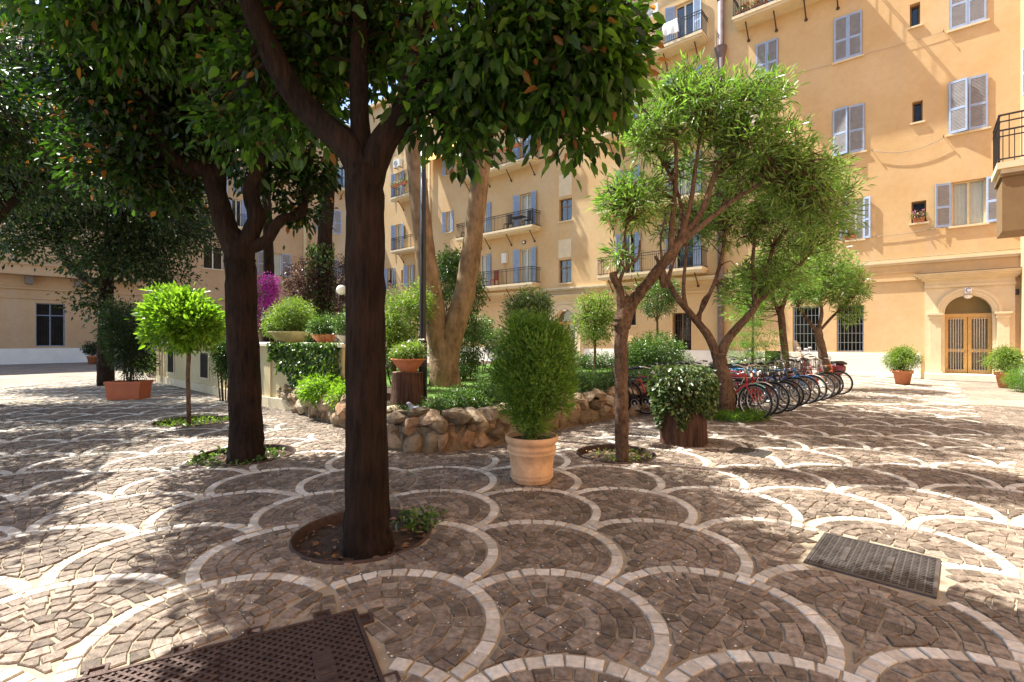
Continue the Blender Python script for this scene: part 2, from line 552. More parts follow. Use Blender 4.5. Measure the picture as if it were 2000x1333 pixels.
# ground sheets with sunken tree pits
def sheet(name, outer, z, m, holes):
    polys = [[Vector((x, y, 0)) for x, y in outer]] + [[Vector((c[0] + r * math.cos(-a), c[1] + r * math.sin(-a), 0)) for a in np.linspace(0, 2 * np.pi, 33)[:-1]] for c, r in holes]
    tri = geometry.tessellate_polygon(polys)
    flat = [p for q in polys for p in q]
    fs = []
    for a, b, c in tri:
        A, B, C = flat[a], flat[b], flat[c]
        fs.append((a, b, c) if (B - A).cross(C - A).z > 0 else (a, c, b))
    return MB().add([(p.x, p.y, z) for p in flat], fs).build(name, m)
def far_setts():
    m, t, b, o = nodes('far_paving')
    g = t.nodes.new('ShaderNodeNewGeometry')
    v = t.nodes.new('ShaderNodeTexVoronoi')
    v.inputs['Scale'].default_value = 10.5
    v.inputs['Randomness'].default_value = .55
    t.links.new(g.outputs['Position'], v.inputs['Vector'])
    v2 = t.nodes.new('ShaderNodeTexVoronoi')
    v2.feature = 'DISTANCE_TO_EDGE'
    v2.inputs['Scale'].default_value = 10.5
    v2.inputs['Randomness'].default_value = .55
    t.links.new(g.outputs['Position'], v2.inputs['Vector'])
    hsv = t.nodes.new('ShaderNodeSeparateColor')
    t.links.new(v.outputs['Color'], hsv.inputs[0])
    rp = ramp(t, [(0, (.14, .11, .09)), (.5, (.21, .168, .135)), (1, (.28, .23, .19))])
    t.links.new(hsv.outputs[0], rp.inputs[0])
    e = ramp(t, [(.03, (1, 1, 1)), (.09, (0, 0, 0))])
    t.links.new(v2.outputs['Distance'], e.inputs[0])
    mx = t.nodes.new('ShaderNodeMixRGB')
    t.links.new(e.outputs[0], mx.inputs[0])
    t.links.new(rp.outputs[0], mx.inputs[1])
    mx.inputs[2].default_value = (.27, .22, .16, 1)
    n = t.nodes.new('ShaderNodeTexNoise')
    n.inputs['Scale'].default_value = .8
    n.inputs['Detail'].default_value = 6
    t.links.new(g.outputs['Position'], n.inputs['Vector'])
    r3 = ramp(t, [(.35, (.72, .72, .72)), (.65, (1.15, 1.12, 1.1))])
    t.links.new(n.outputs[0], r3.inputs[0])
    mul = t.nodes.new('ShaderNodeMixRGB')
    mul.blend_type = 'MULTIPLY'
    mul.inputs[0].default_value = 1
    t.links.new(mx.outputs[0], mul.inputs[1])
    t.links.new(r3.outputs[0], mul.inputs[2])
    t.links.new(mul.outputs[0], b.inputs['Base Color'])
    b.inputs['Roughness'].default_value = .8
    bp = t.nodes.new('ShaderNodeBump')
    bp.inputs['Strength'].default_value = .5
    bp.inputs['Distance'].default_value = .01
    t.links.new(v2.outputs['Distance'], bp.inputs['Height'])
    t.links.new(bp.outputs[0], b.inputs['Normal'])
    return m
pave = sheet('pavement', [(-90, -30), (90, -30), (90, 90), (-90, 90)], -.016, far_setts(), PITS)
tag(pave, 'courtyard floor of dark setts in fan arcs edged with white stones', kind='structure')
SAND = mat('sand_joints', (.31, .255, .18), .95, .28, 5, .6, 90)
bed = sheet('sand_bed', [(-13, .4), (13, .4), (16, 12.5), (-16, 12.5)], -.010, SAND, PITS)
tag(bed, kind='structure')
bed.parent = pave

# ------------------------------------------------ setts: a square lattice of circles read as two mitred fields of fans
SETT = attr_mat('dark_sett', [(0, (.125, .096, .070)), (.35, (.20, .154, .116)), (.7, (.25, .195, .15)), (1, (.32, .265, .21))], .66, 26, .5, .9, 75, .4, big=.25)
MSETT = attr_mat('white_marble_sett', [(0, (.42, .38, .32)), (.5, (.56, .52, .45)), (1, (.68, .65, .58))], .6, 30, .22, .3, 60, .4, big=.12)
TH, S0 = .03, .9
RR = S0 * .7071
A1 = Vector((math.cos(TH), math.sin(TH))) * S0
B1 = Vector((-math.sin(TH), math.cos(TH))) * S0
C0 = Vector((.21, 2.69))
def cen(i, j): return C0 + A1 * i + B1 * j
E1 = Vector((-.88, -.47)).normalized()
E2 = Vector((E1.y * -1, E1.x)) * -1
E2 = Vector((.47, -.88)).normalized()
MH0 = Vector((-.90, 2.79))          # far corner of the manhole group
G0 = Vector((2.5, 3.93))            # far corner of the grate
G1, G2 = Vector((.735, -.678)), Vector((-.678, -.735))
BORD, BN = Vector((5.81, 5.59)), Vector((.766, -.643))
def excluded(p, mg=0.):
    if inside(GARDEN, p.x, p.y): return True
    for c, r in PITS:
        if (p - Vector(c)).length < r + .01 + mg: return True
    q = p - MH0
    a, b = q.dot(E1), q.dot(E2)
    if -.03 - mg < a < 1.35 and -.03 - mg < b < .95: return True
    q = p - G0
    if -.03 - mg < q.dot(G1) < .73 + mg and -.03 - mg < q.dot(G2) < .73 + mg: return True
    q = p - Vector((3.25, 7.05))
    if -.02 < q.dot(G1) < .47 and -.02 < q.dot(G2) < .47: return True
    return False
def clip(poly, p, n):          # keep the side with (x-p).n >= 0
    out = []
    for i in range(len(poly)):
        a, b = poly[i], poly[(i + 1) % len(poly)]
        da, db = (a - p).dot(n), (b - p).dot(n)
        if da >= 0: out.append(a)
        if da * db < 0: out.append(a + (b - a) * (da / (da - db)))
    return out
stones = []       # (is_white, polygon)
def in_view(p, mg=1.2): return p.y > .9 and abs(p.x) < p.y * 1.06 + mg
def dark_ok(p): return p.y < 11.6 and in_view(p, .6)
def fan(i, j, left):
    c = cen(i, j) + Vector((random.uniform(-.018, .018), random.uniform(-.018, .018)))
    if not in_view(c, 2) or c.y > 21: return
    sgn = -1 if left else 1
    low = [cen(i - sgn, j), cen(i, j - 1), cen(i - sgn, j - 1)]
    k = 0
    r = RR - .048 + random.uniform(-.008, .012)
    real = (i >= -1) != left
    ph0 = random.random()
    while r > .15:
        pitch = .098 if k == 0 else random.uniform(.092, .108)
        n = max(4, round(2 * math.pi * r / pitch))
        ww = (.088 if k == 0 else .089) - .0085
        lo = ph0 + random.random()
        for q in range(n):
            a0 = (q + lo + random.uniform(-.05, .05)) * 2 * math.pi / n
            da = 2 * math.pi / n * (1 - .0095 / (2 * math.pi * r / n)) / 2
            p = c + Vector((math.cos(a0), math.sin(a0))) * r
            if any((p - l).length < RR - .02 for l in low): continue
            xl = (p - C0).dot(A1) / S0 ** 2
            if (xl < -1.5) != left: continue
            white = k == 0 and real and dpoly(GARDEN, p.x, p.y) > .55 and (p - BORD).dot(BN) < 0
            if not white and not dark_ok(p): continue
            if white and p.y > 20: continue
            if (p - BORD).dot(BN) > 0 or excluded(p, .025): continue
            r0, r1 = r - ww / 2, r + ww / 2
            jj = .0065 if not white else .0035
            poly = []
            for rr_, aa in ((r0, a0 - da), (r1, a0 - da), (r1, a0 + da), (r0, a0 + da)):
                poly.append(c + Vector((math.cos(aa), math.sin(aa))) * rr_ + Vector((random.uniform(-jj, jj), random.uniform(-jj, jj))))
            poly = poly[::-1]
            for l in low:
                d = p - l
                if d.length < RR + .12: poly = clip(poly, l + d.normalized() * (RR + .006), d.normalized())
                if len(poly) < 3: break
            if len(poly) < 3: continue
            m0 = C0 + A1 * -1.5
            nn = A1.normalized() * (-1 if left else 1)
            poly = clip(poly, m0 + nn * .005, nn)
            if len(poly) < 3: continue
            stones.append((white, poly))
        r -= .090
        k += 1
    ax = Vector((-1, 1) if left else (1, 1)).normalized()
    ay = Vector((-ax.y, ax.x))
    rlim = r + .043
    for qa in range(-2, 3):
        for qb in range(-2, 3):
            p = c + ax * ((qa + .5) * .094) + ay * (qb * .097)
            if (p - c).length > rlim + .03 or any((p - l).length < RR - .02 for l in low): continue
            xl = (p - C0).dot(A1) / S0 ** 2
            if (xl < -1.5) != left or not dark_ok(p) or (p - BORD).dot(BN) > 0 or excluded(p, .025): continue
            j = lambda: random.uniform(-.006, .006)
            poly = [p + ax * (sx * .044 + j()) + ay * (sy * .045 + j()) for sx, sy in ((-1, -1), (1, -1), (1, 1), (-1, 1))]
            for kk in range(len(poly)):
                dv = poly[kk] - c
                if dv.length > rlim: poly[kk] = c + dv.normalized() * rlim
            for l in low:
                d = p - l
                if d.length < RR + .12: poly = clip(poly, l + d.normalized() * (RR + .006), d.normalized())
                if len(poly) < 3: break
            if len(poly) >= 3: stones.append((False, poly))
for i in range(-17, 18):
    for j in range(-3, 21):
        if i >= -2: fan(i, j, False)
        if i <= -1: fan(i, j, True)
# straight courses beyond the border
row = 0
for bb in np.arange(.05, 9, .098):
    for aa in np.arange(-6, 8, .105):
        p = BORD + BN * bb + V.xy * (aa + (row % 2) * .05)
        if not (dark_ok(p) and p.y > 1.5): continue
        j = lambda: random.uniform(-.006, .006)
        stones.append((False, [p + BN * (sx * .044 + j()) + V.xy * (sy * .046 + j()) for sx, sy in ((-1, -1), (1, -1), (1, 1), (-1, 1))]))
    row += 1
def stone_geo(poly, vs, fs, rn, tone):
    n = len(poly)
    c = sum(poly, Vector((0, 0))) / n
    h = random.uniform(-.003, .005)
    tx, ty = random.uniform(-.03, .03), random.uniform(-.03, .03)
    b = len(vs)
    for p in poly: vs.append((p.x, p.y, -.02))
    for p in poly: vs.append((*(c + (p - c) * .985), h - .006))
    for p in poly:
        q = c + (p - c) * .89
        vs.append((q.x, q.y, h + (q.x - c.x) * tx + (q.y - c.y) * ty))
    for i in range(n):
        j = (i + 1) % n
        fs.append((b + i, b + j, b + n + j, b + n + i))
        fs.append((b + n + i, b + n + j, b + 2 * n + j, b + 2 * n + i))
    fs.append(tuple(b + 2 * n + i for i in range(n)))
    rn += [tone] * (3 * n)
def emit():
    for white in (False, True):
        lst = [p for wv, p in stones if wv == white and len(p) >= 3]
        def key(p):
            c = sum(p, Vector((0, 0))) / len(p)
            vis = c.y > 2.25 and abs(c.x) < c.y * 1.035
            return (0 if vis else 1, c.y)
        lst.sort(key=key)
        m = MSETT if white else SETT
        nm = 'marble_sett' if white else 'sett'
        for p in lst[:300]:
            vs, fs, rn = [], [], []
            stone_geo(p, vs, fs, rn, random.random())
            MB().add(vs, fs).build(nm, m, pave, rn)
        vs, fs, rn = [], [], []
        for p in lst[300:]: stone_geo(p, vs, fs, rn, random.random())
        tag(MB().add(vs, fs).build(nm + '_field', m, pave, rn), kind='stuff')
emit()

# ------------------------------------------------ tree pits
def pit(c, r, rim):
    mb = MB()
    n = 40
    mb.lathe([(r + .012, -.03), (r + .012, .004), (r + .008, .010), (r - .006, .010), (r - .010, .0), (r - .012, -.14)], n, (c[0], c[1], 0), jit=.004)
    o = mb.build('pit_edging', rim, pave)
    mb = MB()
    vs = [(c[0], c[1], -.05)]
    fs = []
    k = 8
    for i in range(1, k + 1):
        for q in range(n):
            a = 2 * math.pi * q / n
            vs.append((c[0] + r * i / k * math.cos(a), c[1] + r * i / k * math.sin(a), -.075 + .03 * (1 - i / k) + random.uniform(-.012, .012)))
    for q in range(n): fs.append((0, 1 + q, 1 + (q + 1) % n))
    for i in range(k - 1):
        for q in range(n):
            q2 = (q + 1) % n
            fs.append((1 + i * n + q, 1 + (i + 1) * n + q, 1 + (i + 1) * n + q2, 1 + i * n + q2))
    s = tag(mb.add(vs, fs, True).build('pit_soil', SOIL, pave), kind='structure')
for (c, r) in PITS: pit(c, r, mat('pit_steel', (.055, .032, .024), .8, .4, 18, .4, 60))
def weeds(name, label, c, r, n, L, m, z=-.06, hole=.0, W=.3, hexa=False):
    P = fine(n, c, r, z, z + .03)
    d = np.hypot(P[:, 0] - c[0], P[:, 1] - c[1])
    P = P[d > hole]
    D = rng.normal(size=P.shape) * .6 + np.array([0, 0, 1.])
    P[:, 2] += rng.random(len(P)) * L * .9
    Lr = rng.uniform(.5, 1.2, len(P)) * L
    return tag(leaves(name, None, P, D, Lr, Lr * W, m, hexa, .3, .35), label, 'weeds', kind='stuff')
weeds('weeds', 'tufts of green weeds ringing the base of the forked tree by the kiosk', (-3.6, 6.45), .56, 330, .085, LF_BOX, hole=.22, W=.5)
weeds('weeds', 'bright low clover in the pit of the ball-shaped bay tree', (-6.0, 9.25), .6, 520, .07, LF_LIGHT, W=.5)
weeds('weeds', 'few weeds sprouting in the pit of the big dark trunk', (-.78, 4.2), .22, 130, .09, LF_BOX, W=.45)
weeds('weeds', 'dry sparse weeds around the slim oleander trunk', (1.5, 6.55), .38, 160, .07, LF_LIGHT, W=.3)
# fallen petals
def petals():
    n = 1500
    Y = rng.uniform(2.2, 9, n)
    X = (rng.uniform(-.8, .55, n)) * Y * .9
    P = np.stack([X, Y, np.full(n, .008)], 1)
    k = np.array([not excluded(Vector((x, y))) for x, y in P[:, :2]])
    P = P[k]
    D = rng.normal(size=P.shape)
    D[:, 2] = np.abs(D[:, 2]) * .15
    L = rng.uniform(.007, .02, len(P))
    o = leaves('fallen_petals', None, P, D, L, L * .7, LF_WHITE, False, 2, 0)
    tag(o, 'pale fallen petals and bits of litter scattered on the setts', 'petals', kind='stuff')
petals()
for (c, r), lab in zip(PITS[:3], ('dry brown leaves lying in the pit of the big dark trunk', 'dry brown leaves in the pit of the forked tree by the kiosk', 'dry leaves and twigs in the pit of the slim oleander')):
    P = fine(150, c, r * .93, -.07, -.035)
    D_ = rng.normal(size=P.shape)
    D_[:, 2] *= .25
    Lr = rng.uniform(.03, .075, len(P))
    tag(leaves('leaf_litter', None, P, D_, Lr, Lr * .5, LF_LITTER, True, 1.2, 0), lab, 'leaves', kind='stuff')

# ------------------------------------------------ manhole group and grates
def rect_on(o, e1, e2): return lambda a, b, z: Vector((*(o + e1 * a + e2 * b), z))
def slab(mb, Q, a0, a1, b0, b1, z0, z1):
    mb.hexa([Q(a, b, z) for z in (z0, z1) for a, b in ((a0, b0), (a1, b0), (a1, b1), (a0, b1))])
def manhole():
    root = emptyw('manhole_cover', (MH0.x - .5, MH0.y - .5, 0), 'rusty cast iron manhole cover of latticed panels with corner lugs', 'manhole')
    Q = rect_on(MH0, E1, E2)
    fr = MB()
    slab(fr, Q, -.02, 1.32, -.02, .0, -.02, .006)
    slab(fr, Q, -.02, 0, .0, .92, -.02, .006)
    slab(fr, Q, 0, 1.32, .9, .92, -.02, .006)
    slab(fr, Q, 1.3, 1.32, 0, .9, -.02, .006)
    slab(fr, Q, 0, 1.3, 0, .9, -.0199, -.0088)
    fr.build('frame', CASTI, root)
    for a0, a1 in ((.006, .640), (.652, 1.294)):
        p = MB()
        b0, b1 = .006, .894
        slab(p, Q, a0, a1, b0, b1, -.0086, -.0070)
        pt = .036
        for sg in (1, -1):
            for k in range(-60, 90):
                # lines a*sg + b = k*pt*1.414, clipped to the panel
                cst = k * pt * 1.414
                pts = []
                for aa in (a0, a1):
                    bb = cst - sg * aa
                    if b0 <= bb <= b1: pts.append((aa, bb))
                for bb in (b0, b1):
                    aa = (cst - bb) * sg
                    if a0 < aa < a1: pts.append((aa, bb))
                if len(pts) < 2: continue
                (x0, y0), (x1, y1) = pts[:2]
                d = Vector((x1 - x0, y1 - y0))
                if d.length < .02: continue
                nn = Vector((-d.y, d.x)).normalized() * .0075
                z0, z1 = -.0075, (.003 if sg > 0 else .0022)
                p.hexa([Q(x + s * nn.x, y + s * nn.y, z) for z in (z0, z1) for x, y, s in ((x0, y0, -1), (x1, y1, -1), (x1, y1, 1), (x0, y0, 1))])
        o = p.build('panel', CASTI, root)
        g = MB()
        c = (a0 + a1) / 2 - .16
        slab(g, Q, c, c + .09, .30, .66, -.004, .006)
        for q in range(5): slab(g, Q, c + .015, c + .075, .36 + q * .05, .385 + q * .05, .006, .0085)
        g.build('name_plate', CASTI, o)
    for a in (.16, .50, .82, 1.15):
        l = MB()
        for (x0, x1, y0, y1) in ((-.045, -.03, -.085, -.02), (.03, .045, -.085, -.02), (-.03, .03, -.085, -.07)):
            slab(l, Q, a + x0, a + x1, y0, y1, -.02, .007)
        slab(l, Q, a - .03, a + .03, -.07, -.02, -.02, -.006)
        l.build('lug', CASTI, root)
    for b in (.10, .66):
        l = MB()
        for (y0, y1, x0, x1) in ((-.045, -.03, -.085, -.02), (.03, .045, -.085, -.02), (-.03, .03, -.085, -.07)):
            slab(l, Q, x0, x1, b + y0, b + y1, -.02, .007)
        slab(l, Q, -.07, -.02, b - .03, b + .03, -.02, -.006)
        l.build('lug', CASTI, root)
manhole()
def grate(o, e1, e2, S, nc, nr, label):
    root = emptyw('drain_grate', (*(o + (e1 + e2) * S / 2), 0), label, 'drain grate', 'iron grates in the paving')
    Q = rect_on(o, e1, e2)
    fr = MB()
    slab(fr, Q, 0, S, 0, .022, -.02, .004)
    slab(fr, Q, 0, S, S - .022, S, -.02, .004)
    slab(fr, Q, 0, .022, .022, S - .022, -.02, .004)
    slab(fr, Q, S - .022, S, .022, S - .022, -.02, .004)
    fr.build('frame', GREYI, root)
    p = MB()
    slab(p, Q, .023, S - .023, .023, S - .023, -.02, -.0085)
    st = (S - .05) / nc
    for c in range(nc):
        x = .025 + c * st
        slab(p, Q, x, x + st * .22, .024, S - .024, -.0088, .001)
        sr = (S - .05) / nr
        for r in range(nr):
            y = .026 + r * sr
            for (xa, xb, ya, yb) in ((x + st * .22, x + st * .61, y, y + sr * .35), (x + st * .61, x + st, y + sr * .35, y)):
                p.hexa([Q(xx, yy, z) for z in (-.0087, 0.) for xx, yy in ((xa, ya), (xb, yb), (xb, yb + sr * .5), (xa, ya + sr * .5))])
    g = p.build('grid', GREYI, root)
    k = MB()
    slab(k, Q, S * .25, S * .30, S * .3, S * .72, 0, .005)
    slab(k, Q, S * .60, S * .66, S * .3, S * .72, 0, .005)
    k.build('name_bar', GREYI, g)
grate(G0, G1, G2, .70, 16, 22, 'square grey iron drain grate with rows of chevron slots')
grate(Vector((3.25, 7.05)), G1, G2, .45, 9, 12, 'small dark drain grate near the ivy-clad stump')

# ---------------------------------------------------------------- facades
class Fac:
    def __init__(s, origin, d, n, root):
        s.o, s.d, s.n, s.root, s.holes = Vector((*origin, 0)), d, n, root, []
    def P(s, t, z, o=0.): return s.o + s.d * t + s.n * o + Vector((0, 0, z))
    def t(s, px, o=0.):
        k = (px - 1000) / F
        q = s.o + s.n * o
        return (k * q.y - q.x) / (s.d.x - k * s.d.y)
    def z(s, px, py, o=0.):
        q = s.P(s.t(px, o), 0, o)
        return EYE + (HZ - py) / F * q.y
    def rect(s, x0, x1, yt, yb, o=0.):    # pixel box; heights read at its first edge
        t0, t1 = s.t(x0, o), s.t(x1, o)
        return min(t0, t1), max(t0, t1), s.z(x0, yb, o), s.z(x0, yt, o)
    def box(s, mb, t0, t1, z0, z1, o0, o1):
        return mb.hexa([s.P(t, z, o) for z in (z0, z1) for t, o in ((t0, o1), (t1, o1), (t1, o0), (t0, o0))])
    def wall(s, t0, t1, z0, z1, m, depth=.3, name='wall'):
        ts = sorted(set([t0, t1] + [min(max(v, t0), t1) for h in s.holes for v in h[:2]] + list(np.arange(t0, t1, 3.))))
        zs = sorted(set([z0, z1] + [min(max(v, z0), z1) for h in s.holes for v in h[2:4]]))
        idx, vs, fs = {}, [], []
        def vid(i, j):
            if (i, j) not in idx:
                idx[(i, j)] = len(vs)
                vs.append(s.P(ts[i], zs[j]))
            return idx[(i, j)]
        for i in range(len(ts) - 1):
            for j in range(len(zs) - 1):
                tc, zc = (ts[i] + ts[i + 1]) / 2, (zs[j] + zs[j + 1]) / 2
                if any(h[0] < tc < h[1] and h[2] < zc < h[3] for h in s.holes): continue
                fs.append((vid(i, j), vid(i + 1, j), vid(i + 1, j + 1), vid(i, j + 1)))
        mb = MB().add(vs, fs)
        for h in s.holes:
            a, b, c, d = h[:4]
            for (p, q) in (((a, c), (b, c)), ((b, c), (b, d)), ((b, d), (a, d)), ((a, d), (a, c))):
                mb.add([s.P(*p), s.P(*q), s.P(*q, -depth), s.P(*p, -depth)], [(0, 1, 2, 3)])
        s.box(mb, t0, t1, z1, z1 + .3, -.6, .35)           # eaves band
        mb.add([s.P(t0, z0, -.62), s.P(t1, z0, -.62), s.P(t1, z1, -.62), s.P(t0, z1, -.62)], [(0, 1, 2, 3)])
        return mb.build(name, m, s.root)
def shutter(fac, th, w_, z0, z1, ang, sg, par, m, o=.02, slats=True):
    """leaf hinged at th, opening towards sg along t; ang 0 = across the opening, 180 = flat on the wall"""
    a = R(ang)
    dx, do = math.cos(a) * sg, math.sin(a)
    nx, no = -math.sin(a) * sg, math.cos(a)
    def Q(x, z, y): return fac.P(th + dx * x + nx * y, z, o + do * x + no * y)
    def bx(mb, x0, x1, za, zb, y0, y1):
        mb.hexa([Q(x, z, y) for z in (za, zb) for x, y in ((x0, y0), (x1, y0), (x1, y1), (x0, y1))])
    mb = MB()
    T = .035
    fr = .065
    H = z1 - z0
    zm = z0 + H * .46
    bx(mb, .004, fr, z0, z1, 0, T)
    bx(mb, w_ - fr, w_ - .004, z0, z1, 0, T)
    for za, zb in ((z0, z0 + .09), (zm - .045, zm + .045), (z1 - .08, z1)):
        bx(mb, fr, w_ - fr, za, zb, .001, T - .001)
    for za, zb in ((z0 + .09, zm - .045), (zm + .045, z1 - .08)):
        mb.cur = 1
        n = max(4, int((zb - za) / .05))
        for k in range(n):
            zz = za + (k + .5) * (zb - za) / n
            h = (zb - za) / n * .55
            mb.hexa([Q(x, z, y) for (dz, s2) in ((-1, 0), (1, 1)) for x, y, z in ((fr, .004, zz + dz * .006 + h), (w_ - fr, .004, zz + dz * .006 + h), (w_ - fr, T - .004, zz + dz * .006 - h), (fr, T - .004, zz + dz * .006 - h))])
    return mb.build('shutter', [m, SLAT if m is BLUED else BLUE], par)
def window(fac, r, style='open', sm=None, fm=None, angs=(172, 172), curtain=False, sill=True, kind='window', cols=2, rail=.0, bars=None, dep=.18, stay_open=False):
    t0, t1, z0, z1 = r
    fac.holes.append(r)
    fm = fm or FRAMEW
    sm = sm or BLUE
    # frame is the part's own mesh
    f = MB()
    g = .055
    o0, o1 = -dep - .05, -dep
    fac.box(f, t0 + .002, t0 + g, z0 + .002, z1 - .002, o0, o1)
    fac.box(f, t1 - g, t1 - .002, z0 + .002, z1 - .002, o0, o1)
    fac.box(f, t0 + g, t1 - g, z0 + .002, z0 + g, o0, o1 - .001)
    fac.box(f, t0 + g, t1 - g, z1 - g, z1 - .002, o0, o1 - .001)
    for k in range(1, cols):
        tm = lerp(t0, t1, k / cols)
        fac.box(f, tm - .035, tm + .035, z0 + g, z1 - g, o0, o1 - .002)
    if rail: fac.box(f, t0 + g, t1 - g, lerp(z0, z1, rail) - .03, lerp(z0, z1, rail) + .03, o0 + .002, o1 + .006)
    wd = f.build(kind, fm, fac.root)
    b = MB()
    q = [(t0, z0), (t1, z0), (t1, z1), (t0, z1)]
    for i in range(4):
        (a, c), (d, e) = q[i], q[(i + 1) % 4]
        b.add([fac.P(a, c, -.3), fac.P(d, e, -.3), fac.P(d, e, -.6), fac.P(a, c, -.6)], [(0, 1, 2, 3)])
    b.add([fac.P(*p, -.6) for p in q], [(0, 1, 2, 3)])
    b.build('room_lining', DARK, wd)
    for k in range(cols):
        a, c = lerp(t0 + g * .8, t1 - g * .8, k / cols), lerp(t0 + g * .8, t1 - g * .8, (k + 1) / cols)
        p = MB()
        p.add([fac.P(a + .03, z0 + .04, -dep - .025), fac.P(c - .03, z0 + .04, -dep - .025), fac.P(c - .03, z1 - .04, -dep - .025), fac.P(a + .03, z1 - .04, -dep - .025)], [(0, 1, 2, 3)])
        p.build('pane', GLASS, wd)
        if curtain:
            m_ = MB()
            n = 14
            vs = []
            for i in range(n + 1):
                tt = lerp(a, c, i / n)
                oo = -.27 - .012 * math.sin(i * 1.9 + k)
                vs += [fac.P(tt, z0 + .03, oo), fac.P(tt, z1 - .03, oo)]
            m_.add(vs, [(2 * i, 2 * i + 2, 2 * i + 3, 2 * i + 1) for i in range(n)], True).build('curtain', CURT, wd)
    if sill:
        s = MB()
        fac.box(s, t0 - .08, t1 + .08, z0 - .07, z0 - .001, -.05, .07)
        s.build('sill', CREAM, wd)
    wl = (t1 - t0) / 2
    if style in ('open', 'closed'):
        aa = (0, 0) if style == 'closed' else angs
        if aa[0] is not None: shutter(fac, t0 + .003, wl - .004, z0 + .005, z1 - .005, aa[0], 1, wd, sm)
        if aa[1] is not None: shutter(fac, t1 - .003, wl - .004, z0 + .005, z1 - .005, aa[1], -1, wd, sm)
    if bars:
        g_ = MB()
        n = max(3, int((t1 - t0) / .13))
        for k in range(1, n):
            t = lerp(t0, t1, k / n)
            fac.box(g_, t - .008, t + .008, z0, z1, -.06, -.044)
        for k in range(1, 5):
            z = lerp(z0, z1, k / 5)
            fac.box(g_, t0, t1, z - .01, z + .01, -.068, -.05)
        g_.build('bars', bars, wd)
    return wd
def balcony(fac, t0, t1, zs, d=.95, panel=False, brackets=4, rail_m=None):
    mb = MB()
    fac.box(mb, t0, t1, zs - .13, zs, .001, d)
    fac.box(mb, t0 + .05, t1 - .05, zs - .23, zs - .1301, .001, d - .06)
    b = mb.build('balcony', CREAM, fac.root)
    r = MB()
    H = 1.0
    zz = zs + H
    rm = rail_m or IRON
    for (a, c, e, f_) in ((t0 + .03, t1 - .03, d - .06, d - .02), (t0 + .03, t0 + .07, .002, d - .06), (t1 - .07, t1 - .03, .002, d - .06)):
        fac.box(r, a, c, zz - .03, zz, e, f_)
        fac.box(r, a, c, zz - .16, zz - .14, e, f_)
        fac.box(r, a, c, zs + .06, zs + .085, e, f_)
    n = int((t1 - t0) / .115)
    for k in range(n + 1):
        t = lerp(t0 + .05, t1 - .05, k / n)
        w_ = .016 if k % 9 == 0 else .0075
        fac.box(r, t - w_, t + w_, zs if k % 9 == 0 else zs + .07, zz - .02, d - .04 - w_, d - .04 + w_)
    for t in (t0 + .05, t1 - .05):
        for k in range(1, 8):
            o = d * k / 8
            fac.box(r, t - .0075, t + .0075, zs + .07, zz - .02, o - .0075, o + .0075)
    r.build('railing', rm, b)
    for k in range(brackets):
        t = lerp(t0 + .5, t1 - .5, k / max(1, brackets - 1))
        q = MB()
        q.tube([fac.P(t, zs - .2, d * .62), fac.P(t, zs - .85, .02)], .03, 8)
        q.tube([fac.P(t, zs - .85, .0), fac.P(t, zs - .85, .05)], .07, 10)
        q.build('bracket', RUST, b)
    return b

rootA = emptyw('apartment_building', (6, 27.5, 0), 'ochre plastered apartment block with blue shutters, iron balconies and arched doorway', 'building')
A = Fac((16.3, 19.0), U, -V, rootA)
FL = [5.06, 8.64, 12.9, 16.5]
# right part: shuttered windows (pixel boxes read on the wall plane)
window(A, A.rect(1629, 1684, 39, 124), 'closed', BLUED)
window(A, A.rect(1855, 1927, -40, 61), 'closed', BLUED)
window(A, A.rect(1627, 1689, 217, 307), 'open', BLUED, angs=(3, 14))
window(A, A.rect(1853, 1930, 163, 264), 'open', BLUED, angs=(4, 13))
window(A, A.rect(1477, 1520, 89, 168), 'closed', BLUED)
window(A, A.rect(1655, 1686, 391, 470), 'open', BLUED, angs=(160, 172), curtain=True)
window(A, A.rect(1858, 1926, 357, 443), 'open', BLUED, angs=(168, 168), curtain=True, fm=CREAM)
for bx in ((1777, 1797, 10, 55), (1782, 1802, 200, 241), (1780, 1809, 395, 437)):
    window(A, A.rect(*bx), 'none', fm=FRAMEB, cols=1, dep=.22)
# balconies, columns of doors
COLS = ((18.87, 25.7, (0, 1, 2, 3)), (8.5, 14.3, (0, 1, 2, 3)), (29.7, 33.3, (1, 2)), (2.6, 7.14, (3,)))
BALC = {}
for ci, (t0, t1, fl) in enumerate(COLS):
    for f_ in fl:
        BALC[(ci, f_)] = balcony(A, t0, t1, FL[f_], brackets=4 if ci != 2 else 2)
def bdoor(t0, t1, f_, **kw):
    window(A, (t0, t1, FL[f_] + .02, FL[f_] + 2.35), sill=False, kind='balcony_door', **kw)
for f_ in (0, 1, 2, 3):
    bdoor(A.t(1038), A.t(1015), f_, curtain=(f_ != 2), angs=(160, 165))
    bdoor(A.t(952), A.t(936), f_, curtain=True, angs=(165, 165) if f_ else (165, None))
    bdoor(A.t(1354), A.t(1318), f_, angs=(162, 160), curtain=f_ == 1)
    bdoor(A.t(1240), A.t(1216), f_, angs=(165, 165))
for f_ in (1, 2):
    bdoor(A.t(784), A.t(772), f_, angs=(165, 160), curtain=True)
bdoor(4.2, 5.5, 3, angs=(165, 165))
for f_ in (0, 1, 2, 3):      # windows west of the balcony column
    z0 = FL[f_] + .85
    window(A, (A.t(881), A.t(871), z0, z0 + 1.55), 'open', angs=(165, 140), curtain=True)
